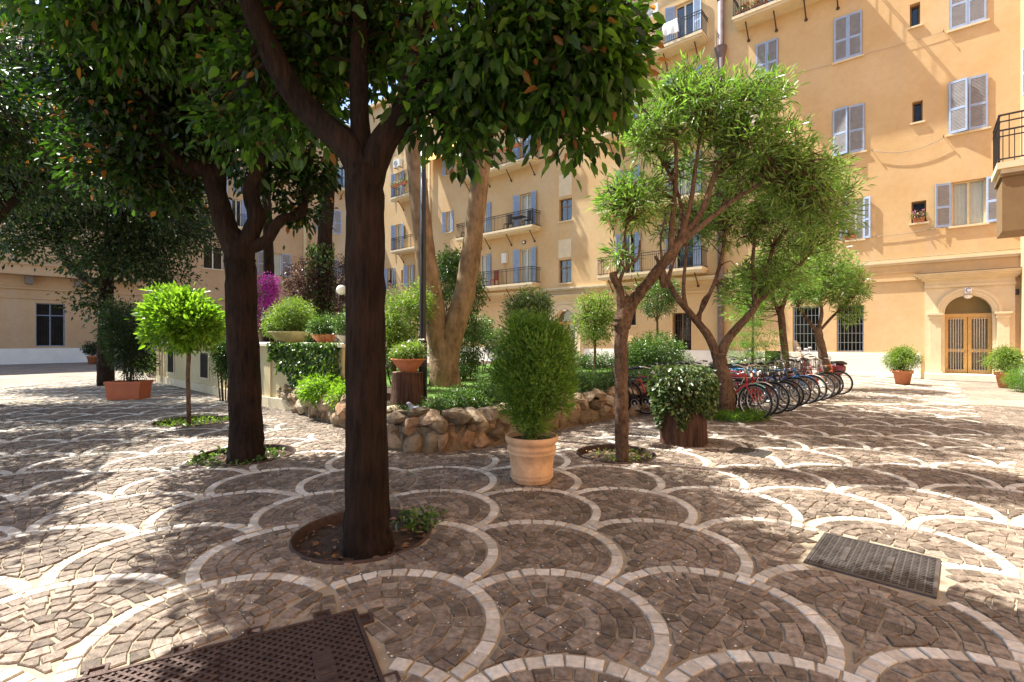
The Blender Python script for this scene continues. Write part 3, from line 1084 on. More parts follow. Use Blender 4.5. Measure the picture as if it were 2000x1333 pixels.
for f_ in (0, 1, 2, 3):
    z0 = FL[f_] + .8
    if f_ in (0, 3): window(A, (A.t(769), A.t(756), z0 - .1, z0 + 1.6), 'open', angs=(150, 140))
    if f_ in (0, 3): window(A, (A.t(806), A.t(796), z0 - .1, z0 + 1.6), 'open', angs=(150, 140), curtain=True)
    window(A, (A.t(787.5), A.t(783.5) , z0 + .2, z0 + 1.3) if f_ in (0, 3) else (A.t(792), A.t(788), z0 + .2, z0 + 1.3), 'none', cols=1, fm=FRAMEB)
# stair windows with blind panels above
PAN = MB()
for (x0, x1, yt, yb, pt, pb) in ((1092, 1117, 391, 434, 343, 386), (1091, 1116, 509, 554, 470, 505)):
    window(A, A.rect(x0, x1, yt, yb), 'none', fm=FRAMEB, rail=.66, sill=True)
    a = A.rect(x0, x1, pt, pb)
    q = MB()
    A.box(q, a[0], a[1], a[2], a[3], .001, .02)
    q.build('blind_panel', CREAM, rootA)
a = A.rect(1092, 1117, 391, 434)
window(A, (a[0], a[1], FL[3] - .5, FL[3] + .8), 'none', fm=FRAMEB, rail=.66)
# ground-floor grilles
window(A, A.rect(1634, 1687, 598, 687), 'none', fm=BLUED, bars=STEEL, cols=1, sill=False)
window(A, A.rect(1313, 1350, 612, 686), 'none', fm=FRAMEB, bars=RUST, cols=2, sill=False)
window(A, A.rect(1224, 1242, 606, 636), 'none', fm=FRAMEB, bars=IRON, cols=1)
window(A, A.rect(1548, 1600, 600, 687), 'none', fm=BLUED, bars=STEEL, cols=1, sill=False)

def portal(fac, tc, hw, zsp, step, letter, glazed=True):
    """arched doorway: pilasters, archivolt, entablature, glazed double door"""
    rin = hw
    root = fac.root
    zt = zsp + rin
    fac.holes.append((tc - rin, tc + rin, 0., zt))
    W = rin + .62
    ztop = zt + .32
    body = MB()
    # front plate with arch cut, 0.10 proud
    n = 24
    pr = .10
    for (side) in (-1, 1):
        fac.box(body, *sorted((tc + side * rin, tc + side * (W - .04))), .0, zsp, .001, pr)
    arc = [(tc + rin * math.cos(math.pi * k / n), zsp + rin * math.sin(math.pi * k / n)) for k in range(n + 1)]
    def outer(k):
        a = math.pi * k / n
        c, s_ = math.cos(a), math.sin(a)
        q = min((W - .04) / abs(c) if abs(c) > 1e-6 else 1e9, (ztop - zsp) / s_ if s_ > 1e-6 else 1e9)
        return (tc + c * q, zsp + s_ * q)
    out = [outer(k) for k in range(n + 1)]
    for k in range(n):
        body.add([fac.P(*arc[k], pr), fac.P(*arc[k + 1], pr), fac.P(*out[k + 1], pr), fac.P(*out[k], pr)], [(0, 1, 2, 3)])
        body.add([fac.P(*arc[k], pr), fac.P(*arc[k + 1], pr), fac.P(*arc[k + 1], -.3), fac.P(*arc[k], -.3)], [(3, 2, 1, 0)], True)
    for sgn in (-1, 1):   # corner fillers
        q = (tc + sgn * (W - .04), ztop)
        ks = (0, n) if False else None
    body.add([fac.P(tc - W + .04, zsp, pr), fac.P(tc - W + .04, ztop, pr), fac.P(tc - W + .04, ztop, 0), fac.P(tc - W + .04, zsp, 0)], [(0, 1, 2, 3)])
    body.add([fac.P(tc + W - .04, zsp, pr), fac.P(tc + W - .04, ztop, pr), fac.P(tc + W - .04, ztop, 0), fac.P(tc + W - .04, zsp, 0)], [(3, 2, 1, 0)])
    # corners left by the ray fan
    for sgn in (-1, 1):
        c0 = (tc + sgn * (W - .04), ztop)
        ang = math.atan2(ztop - zsp, W - .04)
        k = int(ang / math.pi * n)
        ka, kb = (k, k + 1) if sgn > 0 else (n - k - 1, n - k)
        body.add([fac.P(*out[ka], pr), fac.P(*c0, pr), fac.P(*out[kb], pr)], [(0, 1, 2)])
    # archivolt mouldings
    for (ra, rb, oo) in ((rin, rin + .06, .135), (rin + .06, rin + .17, .155), (rin + .17, rin + .25, .185), (rin + .25, rin + .30, .14)):
        for k in range(n):
            a0, a1 = math.pi * k / n, math.pi * (k + 1) / n
            g = lambda r_, a_, o_: fac.P(tc + r_ * math.cos(a_), zsp + .004 + r_ * math.sin(a_), o_)
            body.hexa([g(ra, a0, pr), g(rb, a0, pr), g(rb, a0, oo), g(ra, a0, oo), g(ra, a1, pr), g(rb, a1, pr), g(rb, a1, oo), g(ra, a1, oo)])
    p = body.build('portal', CREAM, root)
    for sgn in (-1, 1):
        q = MB()
        c = tc + sgn * (rin + .27)
        fac.box(q, c - .20, c + .20, 0, .30, pr, .26)
        fac.box(q, c - .16, c + .16, .30, zsp - .22, pr, .20)
        fac.box(q, c - .19, c + .19, zsp - .22, zsp - .16, pr, .23)
        fac.box(q, c - .18, c + .18, zsp - .16, zsp - .07, pr, .22)
        fac.box(q, c - .23, c + .23, zsp - .07, zsp + .002, pr, .27)
        q.build('pilaster', CREAM, p)
    e = MB()
    z = ztop
    for (h, ex, oo) in ((.10, -.02, .16), (.16, -.04, .13), (.05, .02, .18), (.06, .08, .25), (.07, .16, .34), (.06, .24, .42), (.04, .28, .46)):
        fac.box(e, tc - W - ex, tc + W + ex, z + .0005, z + h, .001, oo)
        z += h
    e.build('entablature', CREAM, p)
    l = MB()
    fac.box(l, tc - W - .27, tc + W + .27, z + .001, z + .02, .001, .47)
    l.build('lead_flashing', GREYI, p)
    s = MB()
    fac.box(s, tc - W + .02, tc + W - .02, 0, step, pr + .001, .55)
    fac.box(s, tc - rin, tc + rin, 0, step + .02, -.3, pr)
    s.build('step', MARBLE, p)
    if glazed:
        d = MB()
        o0, o1 = -.30, -.24
        zb = step + .022
        fac.box(d, tc - rin, tc + rin, zsp - .16, zsp - .03, o0 - .01, o1 + .02)
        mids = (zb + .80)
        for (a, b) in ((tc - rin + .005, tc - .012), (tc + .012, tc + rin - .005)):
            fac.box(d, a, a + .10, zb, zsp - .16, o0, o1)
            fac.box(d, b - .10, b, zb, zsp - .16, o0, o1)
            for (u, v_) in ((zb, zb + .14), (mids, mids + .12), (zsp - .24, zsp - .1601)):
                fac.box(d, a + .10, b - .10, u, v_, o0 + .002, o1 - .002)
        dd = d.build('door', DOORW, p)
        b_ = MB()
        for (a, b) in ((tc - rin + .11, tc - .11), (tc + .11, tc + rin - .11)):
            for k in range(1, 6):
                t = lerp(a, b, k / 6)
                fac.box(b_, t - .008, t + .008, zb + .10, zsp - .2, o1 + .006, o1 + .022)
        b_.build('bars', STEEL, dd)
        for (a, b) in ((tc - rin + .105, tc - .11), (tc + .11, tc + rin - .105)):
            for (u, v_) in ((zb + .14, mids), (mids + .12, zsp - .24)):
                MB().add([fac.P(a, u, -.27), fac.P(b, u, -.27), fac.P(b, v_, -.27), fac.P(a, v_, -.27)], [(0, 1, 2, 3)]).build('pane', GLASS, dd)
        h = MB()
        h.tube([fac.P(tc + .05, mids - .12, o1 + .03), fac.P(tc + .05, mids + .06, o1 + .03)], .012, 8)
        h.build('handle', STEEL, dd)
        fg = [fac.P(*q, -.28) for q in arc]
        MB().add(fg, [tuple(range(n + 1))]).build('fanlight', GLASS, p)
        r = MB()
        zz = zt
        q = [(tc - rin, 0), (tc + rin, 0), (tc + rin, zz), (tc - rin, zz)]
        dp = -2.2
        for i in range(4):
            (a, c), (e_, f_) = q[i], q[(i + 1) % 4]
            r.add([fac.P(a, c, -.31), fac.P(e_, f_, -.31), fac.P(e_, f_, dp), fac.P(a, c, dp)], [(0, 1, 2, 3)])
        r.add([fac.P(*x, dp) for x in q], [(0, 1, 2, 3)])
        r.build('hallway', mat('hall_wall', (.42, .34, .25), .8), p)
        # spandrel above the arch inside the rectangular opening
        sp = MB()
        for k in range(n):
            a0, a1 = arc[k], arc[k + 1]
            sp.add([fac.P(*a0, -.02), fac.P(*a1, -.02), fac.P(a1[0], zt + .02, -.02), fac.P(a0[0], zt + .02, -.02)], [(0, 1, 2, 3)])
        sp.build('spandrel', CREAM, p)
    lm = MB()
    lm.lathe([(0, -.12), (.09, -.10), (.13, -.03), (.13, .0), (.05, .02), (0, .02)], 16, fac.P(tc, zt - .02, .10))
    lm.build('lamp', mat('opal_glass', (.8, .78, .7), .3), p)
    if letter:
        pl = MB()
        pz = zt + .16
        fac.box(pl, tc - .10, tc + .10, pz - .10, pz + .10, .186, .205)
        po = pl.build('letter_plate', mat('enamel_white', (.78, .80, .84), .3, .03), p)
        cu = bpy.data.curves.new('letter', 'FONT')
        cu.body = letter
        cu.size = .24
        cu.extrude = .002
        cu.align_x = 'CENTER'
        cu.align_y = 'CENTER'
        cu.materials.append(mat('enamel_blue', (.05, .08, .22), .35, .05))
        tf = bpy.data.objects.new('letter_curve', cu)
        col.objects.link(tf)
        lme = bpy.data.meshes.new_from_object(tf.evaluated_get(bpy.context.evaluated_depsgraph_get()))
        bpy.data.objects.remove(tf)
        to = bpy.data.objects.new('letter', lme)
        col.objects.link(to)
        X, Z, N = -fac.d, Vector((0, 0, 1)), fac.n
        M_ = Matrix((X, Z, N)).transposed().to_4x4()
        M_.translation = fac.P(tc, pz, .209)
        to.matrix_world = M_
        to.parent = po
    return p
tC = (A.t(1845) + A.t(1938)) / 2
portal(A, tC, abs(A.t(1845) - A.t(1938)) / 2, A.z(1891, 611), .22, 'C')
tB = A.t(1105)
portal(A, tB, .72, 2.62, .2, None)
# plinth, string courses
pm = MB()
gaps = sorted([(tC - 1.36, tC + 1.36), (tB - 1.3, tB + 1.3)])
edges = [-3.2] + [v for g in gaps for v in g] + [40.2]
for a, b in zip(edges[::2], edges[1::2]):
    A.box(pm, a, b, 0, .93, .001, .05)
    A.box(pm, a, b, 0, .12, .05, .07)
    A.box(pm, a, b, .93, .97, .001, .035)
pm.build('plinth', WHITE, rootA)
cm = MB()
for (z, h, o) in ((4.58, .10, .12), (4.50, .08, .06)):
    A.box(cm, -3.2, 40.2, z, z + h, .001, o)
cm.build('string_course', CREAM, rootA)
cm = MB()
for a, b in zip(edges[::2], edges[1::2]):
    A.box(cm, a, b, 3.86, 3.98, .001, .07)
    A.box(cm, a, b, 4.18, 4.24, .001, .04)
cm.build('moulding', STUC, rootA)
# down pipe with funnel bracket
dp = MB()
tp = A.t(1410)
dp.tube([A.P(tp, .3, .17), A.P(tp, 21, .17)], .15, 14)
for z in (4., 8.5, 13.3, 18): dp.tube([A.P(tp, z, .17), A.P(tp, z + .12, .17)], .175, 14)
zb = A.z(1410, 110)
dp.tube([A.P(tp, zb - .2, .17), A.P(tp, zb + .35, .17)], [.16, .3], 10, smooth=False)
dp.build('downpipe', mat('lead_pipe', (.16, .12, .12), .6, .35, 3), rootA)
dp = MB()
dp.tube([A.P(A.t(842), .3, .14), A.P(A.t(842), 21, .14)], .08, 10)
dp.build('downpipe', CREAM, rootA)
A.wall(-3.2, 40.2, 0, 21.5, STUC)

# back wing, runs along V and stands in its own shade
rootD = emptyw('apartment_building', (-22, 39, 0), 'tan shaded wing of the apartment block behind the dark trees', 'building')
D = Fac((-29.0, 31.0), V, -U, rootD)
window(D, D.rect(518, 551, 492, 538), 'open', BLUED, angs=(165, 172), curtain=True)
window(D, D.rect(398, 436, 478, 524), 'none')
window(D, D.rect(628, 653, 405, 452), 'open', BLUED, angs=(160, 165), curtain=True)
window(D, D.rect(636, 652, 505, 545), 'open', BLUED, angs=(165, 165))
window(D, D.rect(663, 674, 518, 539), 'none', fm=FRAMEB, cols=1)
window(D, D.rect(512, 545, 270, 315), 'open', BLUED, angs=(165, 165))
for x in (300, 400, 470):
    window(D, D.rect(x, x + 30, 330, 380), 'open', BLUED, angs=(165, 165))
for x in (60, 170, 290):
    window(D, D.rect(x, x + 40, 190, 250), 'open', BLUED, angs=(165, 165))
window(D, D.rect(70, 127, 592, 677), 'none', fm=BLUED, bars=IRON, rail=.72, sill=False)
for (x0, x1, y) in ((655, 690, 374), (440, 483, 446)):
    t0, t1 = sorted((D.t(x0), D.t(x1)))
    balcony(D, t0, t1, D.z((x0 + x1) / 2, y), brackets=2)
    window(D, (lerp(t0, t1, .3), lerp(t0, t1, .75), D.z((x0 + x1) / 2, y) + .02, D.z((x0 + x1) / 2, y) + 2.3), 'open', sill=False, kind='balcony_door', angs=(165, 165))
cm = MB()
D.box(cm, -12, 23.5, 4.58, 4.70, .001, .12)
D.box(cm, -12, 23.5, 4.0, 4.1, .001, .06)
cm.build('string_course', STUC2, rootD)
cm = MB()
D.box(cm, -12, 23.5, 0, .95, .001, .05)
cm.build('plinth', WHITE, rootD)
cm = MB()
D.box(cm, -12, 4.2, 5.4, 6.0, .001, .9)
D.box(cm, -12, 4.2, 6.0, 6.1, .001, 1.0)
cm.build('terrace_edge', STUC2, rootD)
for px in (56, 152):
    q = MB()
    t = D.t(px)
    D.box(q, t - .18, t + .18, 4.9, 5.4, .001, .5)
    q.build('corbel', mat('grey_stone', (.2, .18, .16)), rootD)
dp = MB()
dp.tube([D.P(D.t(594), .3, .14), D.P(D.t(594), 21, .14)], .14, 12)
dp.build('downpipe', mat('yellow_pipe', (.62, .50, .26), .7), rootD)
D.wall(-12, 23.5, 0, 21.5, STUC2)

# side wing at the right, only its balcony reaches into the picture
rootF = emptyw('apartment_building', (15, 13.8, 0), 'side wing with a balcony over a tan boxed bay', 'building')
FF = Fac((18.1, 17.5), -V, U, rootF)
for f_ in (0, 1, 2):
    for t in (2.5, 6.2, 13):
        window(FF, (t, t + 1.1, FL[f_] + .85, FL[f_] + 2.4), 'open', BLUED, angs=(165, 165))
bF = balcony(FF, 9.6, 10.75, 5.2, 1.46, brackets=0)
q = MB()
FF.box(q, 9.66, 10.69, 3.78, 4.90, .001, 1.38)
FF.box(q, 9.63, 10.72, 4.90, 4.968, .001, 1.42)
q.build('bay_box', mat('shaded_panel', (.20, .125, .055), .85, .1, 3), bF)  # brown darkened so the bay's shadow sits in its colour
cm = MB()
FF.box(cm, 0, 18, 0, .95, .001, .05)
cm.build('plinth', WHITE, rootF)
FF.wall(0, 30, 0, 21.5, mat('pink_stucco', (.62, .38, .22), .9, .12, 1.5, .2, 25))

# ---------------------------------------------------------------- garden island
gs = MB()
tri = geometry.tessellate_polygon([[Vector((p.x, p.y, 0)) for p in GARDEN]])
gs.add([(p.x, p.y, .36) for p in GARDEN], [t if (GARDEN[t[1]] - GARDEN[t[0]]).cross(GARDEN[t[2]] - GARDEN[t[0]]) > 0 else t[::-1] for t in tri])
tag(gs.build('garden_soil', SOIL), 'raised garden soil behind the rough stone wall', kind='structure')
def shrink(p, k, c=Vector((-1, 15))): return c + (p - c) * k
LAWN = [Vector(p) for p in ((-.9, 8.6), (.2, 9.4), (2.2, 11.2), (7.5, 16.8), (-.5, 23.5), (-6.5, 17.5), (-3, 12))]
lm = MB()
tri = geometry.tessellate_polygon([[Vector((p.x, p.y, 0)) for p in LAWN]])
lm.add([(p.x, p.y, .372) for p in LAWN], [t if (LAWN[t[1]] - LAWN[t[0]]).cross(LAWN[t[2]] - LAWN[t[0]]) > 0 else t[::-1] for t in tri])
tag(lm.build('lawn', mat('lawn_green', (.09, .17, .03), .9, .3, 3, .4, 60)), 'short bright lawn inside the garden island', kind='structure')
n = 26000
P = np.stack([rng.uniform(-6, 7, n), rng.uniform(8.6, 22, n), np.full(n, .372)], 1)
P = P[[inside(LAWN, x, y) for x, y in P[:, :2]]]
tag(leaves('grass', None, P, rng.normal(size=P.shape) * .4 + np.array([0, 0, 1.]), rng.uniform(.05, .11, len(P)), .012, LF_GRASS, False, 0, .3), 'fine upright grass of the garden lawn', 'grass', kind='stuff')

# rough stone wall: a core with single stones set in it
def stone_mat():
    m, t, b, o = nodes('wall_stone')
    oi = t.nodes.new('ShaderNodeObjectInfo')
    rp = ramp(t, [(0, (.11, .095, .065)), (.2, (.23, .17, .11)), (.4, (.34, .265, .18)), (.6, (.33, .20, .12)), (.8, (.44, .36, .25)), (1, (.19, .135, .09))])
    t.links.new(oi.outputs['Random'], rp.inputs[0])
    g = t.nodes.new('ShaderNodeNewGeometry')
    def noise(sc_, d):
        n = t.nodes.new('ShaderNodeTexNoise')
        n.inputs['Scale'].default_value = sc_
        n.inputs['Detail'].default_value = d
        n.inputs['Roughness'].default_value = .7
        t.links.new(g.outputs['Position'], n.inputs['Vector'])
        return n.outputs[0]
    r2 = ramp(t, [(.3, (.45, .42, .38)), (.5, (1, 1, 1)), (.72, (1.35, 1.3, 1.2))])
    t.links.new(noise(9, 9), r2.inputs[0])
    mu = t.nodes.new('ShaderNodeMixRGB')
    mu.blend_type = 'MULTIPLY'
    mu.inputs[0].default_value = 1
    t.links.new(rp.outputs[0], mu.inputs[1])
    t.links.new(r2.outputs[0], mu.inputs[2])
    t.links.new(mu.outputs[0], b.inputs['Base Color'])
    b.inputs['Roughness'].default_value = .92
    b.inputs['Specular IOR Level'].default_value = .15
    bp = t.nodes.new('ShaderNodeBump')
    bp.inputs['Strength'].default_value = 1
    bp.inputs['Distance'].default_value = .04
    t.links.new(noise(14, 9), bp.inputs['Height'])
    t.links.new(bp.outputs[0], b.inputs['Normal'])
    return m
STONE = stone_mat()
protos = []
import bmesh
for k in range(14):
    bm = bmesh.new()
    bmesh.ops.create_icosphere(bm, subdivisions=2, radius=.56)
    sd = rng.normal(size=(11, 3))
    sd /= np.linalg.norm(sd, axis=1, keepdims=True)
    dd = rng.uniform(.26, .46, 11)
    for v in bm.verts:
        for a, d in zip(sd, dd):
            q = v.co.dot(Vector(a))
            if q > d: v.co -= Vector(a) * (q - d) * .97
        v.co += Vector(rng.normal(size=3) * .022)
    me = bpy.data.meshes.new('stone')
    bm.to_mesh(me)
    bm.free()
    me.materials.append(STONE)
    protos.append(me)
def stone_wall(path, label, name='stone_wall'):
    root = emptyw(name, (*path[0], 0), label, 'stone wall', 'garden walls')
    core = MB()
    L = []
    for a, b in zip(path, path[1:]):
        d = (b - a).normalized()
        nn = Vector((-d.y, d.x))
        core.hexa([Vector((*(q + nn * s), z)) for z in (-.01, .38) for q, s in ((a, .07), (b, .07), (b, .30), (a, .30))])
    core.build('mortar_core', mat('wall_mortar', (.19, .14, .09), .95, .35, 9, .8, 30), root)
    # walk along
    tot = sum((b - a).length for a, b in zip(path, path[1:]))
    def pos(s):
        for a, b in zip(path, path[1:]):
            l = (b - a).length
            if s <= l: return a + (b - a) * (s / l), (b - a).normalized()
            s -= l
        return path[-1], (path[-1] - path[-2]).normalized()
    z = .0
    for rowi, (h, dep) in enumerate(((.25, .12), (.21, .13), (.15, .17))):
        s = random.uniform(0, .15)
        while s < tot:
            wd = random.uniform(.16, .46) * (1.2 if rowi == 2 else 1)
            p, d = pos(s + wd / 2)
            nn = Vector((-d.y, d.x))
            o = bpy.data.objects.new('stone', random.choice(protos))
            put(o, root)
            o.scale = (wd * 1.18, .30 + random.uniform(0, .10) + (.1 if rowi == 2 else 0), h * random.uniform(1.1, 1.75))
            o.location = (*(p + nn * (dep + random.uniform(-.02, .03))), z + h * .5 + random.uniform(-.02, .02))
            o.rotation_euler = (random.uniform(-.35, .35), random.uniform(-.5, .5), math.atan2(d.y, d.x) + random.uniform(-.3, .3))
            s += wd * .96
        z += h * .86
stone_wall([GARDEN[11], GARDEN[12], GARDEN[0], GARDEN[1], GARDEN[2], GARDEN[3], GARDEN[4], GARDEN[5], GARDEN[6], GARDEN[7]], 'low rough wall of tan and brown fieldstones around the near garden corner')
stone_wall([GARDEN[7], GARDEN[7].lerp(GARDEN[8], .5)], 'low fieldstone wall running behind the parked bicycles')
p0 = Vector((-13.2, 18.9))
stone_wall([p0, p0 + Vector((-1.2, 1.1))], 'short sunlit fieldstone wall beyond the kiosk end')

# raised yellow kiosk with a marble top
kc = Vector((-5.46, 11.2, 0))
KU = (Vector((-12.9, 17.9, 0)) - kc)
KUd = KU.normalized()
KVd = Vector((.80, -.60, 0)).normalized()
KNb = Vector((-KUd.y, KUd.x, 0)) * -1       # into the box from the long side
KNf = Vector((-KVd.y, KVd.x, 0))            # into the box from the sunlit end
rootK = emptyw('garden_kiosk', kc, 'low cream masonry box with marble top, hung with ivy', 'kiosk')
KST = stucco('kiosk_plaster', (.55, .44, .24), (.62, .53, .33), (.22, .18, .11))
KL, KE = KU.length, 2.7
def kpoly(mb, ex, z0, z1):
    pts = [kc + KUd * (KL + ex) - KNb * ex, kc - KNb * ex - KNf * ex, kc + KVd * (KE + ex) - KNf * ex, kc + KVd * (KE + ex) + KNf * (.95 + ex), kc + KUd * (KL + ex) + KNb * (2.4 + ex)]
    n = len(pts)
    vs = [p + Vector((0, 0, z)) for z in (z0, z1) for p in pts]
    mb.add(vs, [tuple(range(n))[::-1], tuple(range(n, 2 * n))] + [(i, (i + 1) % n, n + (i + 1) % n, n + i) for i in range(n)])
def kbox(mb, a0, a1, b0, b1, z0, z1):
    mb.hexa([kc + KUd * a + KNb * b + Vector((0, 0, z)) for z in (z0, z1) for a, b in ((a0, b0), (a0, b1), (a1, b1), (a1, b0))])
q = MB(); kpoly(q, 0, -.01, 1.38); q.build('wall', KST, rootK)
q = MB(); kpoly(q, .06, 1.381, 1.445); q.build('top_slab', MARBLE, rootK)
q = MB(); kpoly(q, .045, -.011, .22); q.build('base_course', CREAM, rootK)
for a in (.02, 2.9, 6.4, KL - .35):
    q = MB(); kbox(q, a, a + .36, -.04, -.001, .221, 1.379); q.build('pilaster', KST, rootK)
for a in (4.3, 7.8):
    q = MB(); kbox(q, a, a + .8, -.03, -.001, .35, 1.2); vd = q.build('vent', CREAM, rootK)
    q = MB(); kbox(q, a + .08, a + .72, -.034, -.0301, .42, 1.13); q.build('vent_shade_sheet', DARK, vd)  # solid dark sheet painted for the shade inside the vent
    q = MB()
    for k in range(7): kbox(q, a + .10 + k * .095, a + .12 + k * .095, -.05, -.034, .42, 1.13)
    q.build('bars', IRON, vd)
q = MB()
q.tube([kc + KUd * 9.2 - KNb * .06 + Vector((0, 0, .05)), kc + KUd * 9.2 - KNb * .06 + Vector((0, 0, 1.3))], .035, 8)
q.build('drainpipe', CREAM, rootK)
# second, nearer masonry pier seen under the ivy
def ivy(name, label, P, L, m=LF_IVY, cat='ivy', nrmv=None, sig=.03, group=None):
    D = rng.normal(size=P.shape) * .6 + np.array([0, 0, -.7]) + (0 if nrmv is None else np.asarray(nrmv) * .5)
    Lr = rng.uniform(.6, 1.2, len(P)) * L
    return tag(leaves(name, None, P, D, Lr, Lr * .85, m, True, .1, .1), label, cat, group)
def face_pts(n, a, ext, nrmv, zf):
    """points on a vertical face from a along ext; zf(s)->(zlow,zhigh)"""
    s = rng.random(n)
    lo, hi = zf(s)
    z = hi - (hi - lo) * rng.random(n) ** 1.6
    P = np.array(a)[None] + s[:, None] * np.array(ext)[None]
    P[:, 2] = z
    return P + np.array(nrmv)[None] * rng.uniform(.0, .16, (n, 1))
def lowline(s): return .95 - .30 * np.clip(s * 1.6, 0, 1) + .16 * np.sin(s * 11 + .6) + .10 * np.sin(s * 27)
P = face_pts(3000, kc + KVd * .1, KVd * 2.55, -np.array(KNf), lambda s: (lowline(s), np.full_like(s, 1.46)))
P2 = face_pts(350, kc + KVd * .1, KVd * 2.55, -np.array(KNf), lambda s: (lowline(s) - .25 * (np.sin(s * 19) > .3), lowline(s) + .1))
ivy('ivy', 'ivy curtain hanging over the sunlit end of the kiosk', np.concatenate([P, P2]), .075, LF_BOX, nrmv=-np.array(KNf))
ivy('ivy', 'ivy clump spilling over the shaded long side of the kiosk', face_pts(1500, kc + KUd * .9, KUd * 1.9, -np.array(KNb), lambda s: (.55 + .7 * (2 * s - 1) ** 2, np.full_like(s, 1.5))), .09, LF_BOX, nrmv=-np.array(KNb))

# ---------------------------------------------------------------- pots
def pot_prof(r, h, kind):
    if kind == 'rolled': return [(0, .01), (r * .70, .01), (r * .72, 0), (r * .74, .02), (r * .79, h * .10), (r * .83, h * .13), (r * .79, h * .155), (r * .83, h * .19), (r * .83, h * .21), (r * .79, h * .235), (r * .86, h * .60), (r * .92, h * .64), (r * .92, h * .66), (r * .87, h * .685), (r * .94, h * .73), (r * .94, h * .76), (r * .88, h * .79), (r * .90, h * .83), (r, h * .88), (r * 1.02, h * .94), (r, h), (r * .9, h), (r * .87, h * .9), (r * .8, h * .85)]
    if kind == 'bowl': return [(0, .01), (r * .42, 0), (r * .46, h * .06), (r * .74, h * .5), (r * .93, h * .86), (r, h * .9), (r * 1.0, h), (r * .92, h), (r * .9, h * .9)]
    return [(0, .01), (r * .64, 0), (r * .86, h * .78), (r * .98, h * .79), (r, h), (r * .88, h), (r * .86, h * .9)]
def potted(name, label, cat, loc, r, h, kind, pm, blobs, ncl, m, sig, L, W, lm, stems=6, group=None, hexa=False, flowers=None, **kw):
    root = emptyw(name, loc, label, cat, group)
    loc = Vector(loc)
    MB().lathe(pot_prof(r, h, kind), 36, loc).build('pot', pm, root)
    MB().disc((loc.x, loc.y, loc.z + h * .90), r * .9).build('soil', SOIL, root)
    bl = [(loc + Vector(c), rr, *w_) for c, rr, *w_ in blobs]
    o, C = crown('foliage', root, bl, ncl, m, sig, L, W, lm, hexa=hexa, **kw)
    st = MB()
    for k in range(stems):
        c = Vector(C[rng.integers(len(C))])
        b = loc + Vector((random.uniform(-.25, .25) * r, random.uniform(-.25, .25) * r, h * .88))
        st.tube(smooth_path([b, b.lerp(c, .5) + Vector((0, 0, .05)), c], 3), [.012, .011, .010, .008, .007, .006, .004], 6)
    st.build('stem', TWIG, root)
    if flowers:
        fm_, nf = flowers
        k = rng.integers(len(C), size=nf)
        P = np.repeat(C[k] + (C[k] - np.array(loc)) * .06 + np.array([0, 0, .03]), 7, 0) + rng.normal(size=(nf * 7, 3)) * .018
        leaves('blossoms', root, P, rng.normal(size=P.shape) + np.array([0, 0, .5]), .04, .035, fm_, True)
    return root
# the big terracotta pot with the feathery conifer
thj = (.215, 5.36, 0)
potted('potted_conifer', 'feathery green conifer in a ribbed pale terracotta pot on the setts', 'potted tree', thj, .285, .50, 'rolled', TERRAP,
       [((.04, 0, 1.15), (.39, .37, .36)), ((.10, 0, 1.38), (.33, .32, .30)), ((-.03, .05, .88), (.33, .32, .26)), ((-.14, 0, 1.58), (.16, .18, .24), .05), ((.12, 0, 1.62), (.14, .16, .20), .03), ((.30, 0, 1.5), (.13, .14, .20), .03), ((-.30, 0, 1.2), (.12, .14, .24), .03), ((.34, .0, 1.0), (.12, .14, .24), .03), ((0, 0, .66), (.22, .2, .16), .03)],
       1000, 30, .045, .062, .014, LF_THUJA, 14, up=.2, droop=.05, out=.9, down=-1.1, shell=.45)
# square planter with the dark bush
def planter(loc, rz):
    root = empty('planter_box', loc, rz, 'rectangular terracotta-coloured planter with tall dark bush under the dark tree', 'planter')
    w_, d, h = .82, .55, .46
    mb = MB()
    def fr(a, b, z): return [(-a, -b, z), (a, -b, z), (a, b, z), (-a, b, z)]
    vs = fr(w_ * .45, d * .45, 0) + fr(w_ * .49, d * .49, h - .07) + fr(w_ * .52, d * .52, h - .07) + fr(w_ * .52, d * .52, h) + fr(w_ * .47, d * .47, h) + fr(w_ * .46, d * .46, h - .1)
    fs = [(3, 2, 1, 0)]
    for k in range(5):
        for i in range(4): fs.append((k * 4 + i, k * 4 + (i + 1) % 4, k * 4 + 4 + (i + 1) % 4, k * 4 + 4 + i))
    mb.add(vs, fs).build('box', PLASTERRA, root)
    MB().add(fr(w_ * .465, d * .465, h - .05), [(0, 1, 2, 3)]).build('soil', SOIL, root)
    crown('foliage', root, [((0, 0, 1.8), (.62, .55, .55)), ((.05, 0, 1.25), (.5, .45, .45)), ((-.25, 0, 2.2), (.35, .35, .35)), ((.2, 0, .85), (.35, .3, .3), .1)], 520, 26, .09, .10, .02, LF_DARK, up=.2, out=.8)
    s = MB()
    for k in range(9):
        b = Vector((random.uniform(-.1, .1), random.uniform(-.08, .08), h - .06))
        s.tube(smooth_path([b, b + Vector((random.uniform(-.1, .1), 0, .6)), b + Vector((random.uniform(-.3, .3), random.uniform(-.2, .2), 1.3))], 3), .014, 6)
    s.build('stem', TWIG, root)
planter((*gr(252, 779).xy, 0), R(8))
q = gr(190, 711)
potted('potted_shrub', 'small dark shrub in a terracotta pot by the shaded white plinth', 'potted plant', (q.x - .3, q.y, 0), .3, .5, 'plain', TERRA, [((0, 0, .95), (.45, .45, .4))], 130, 20, .07, .1, .035, LF_DARK, group='terracotta pots along the walls')
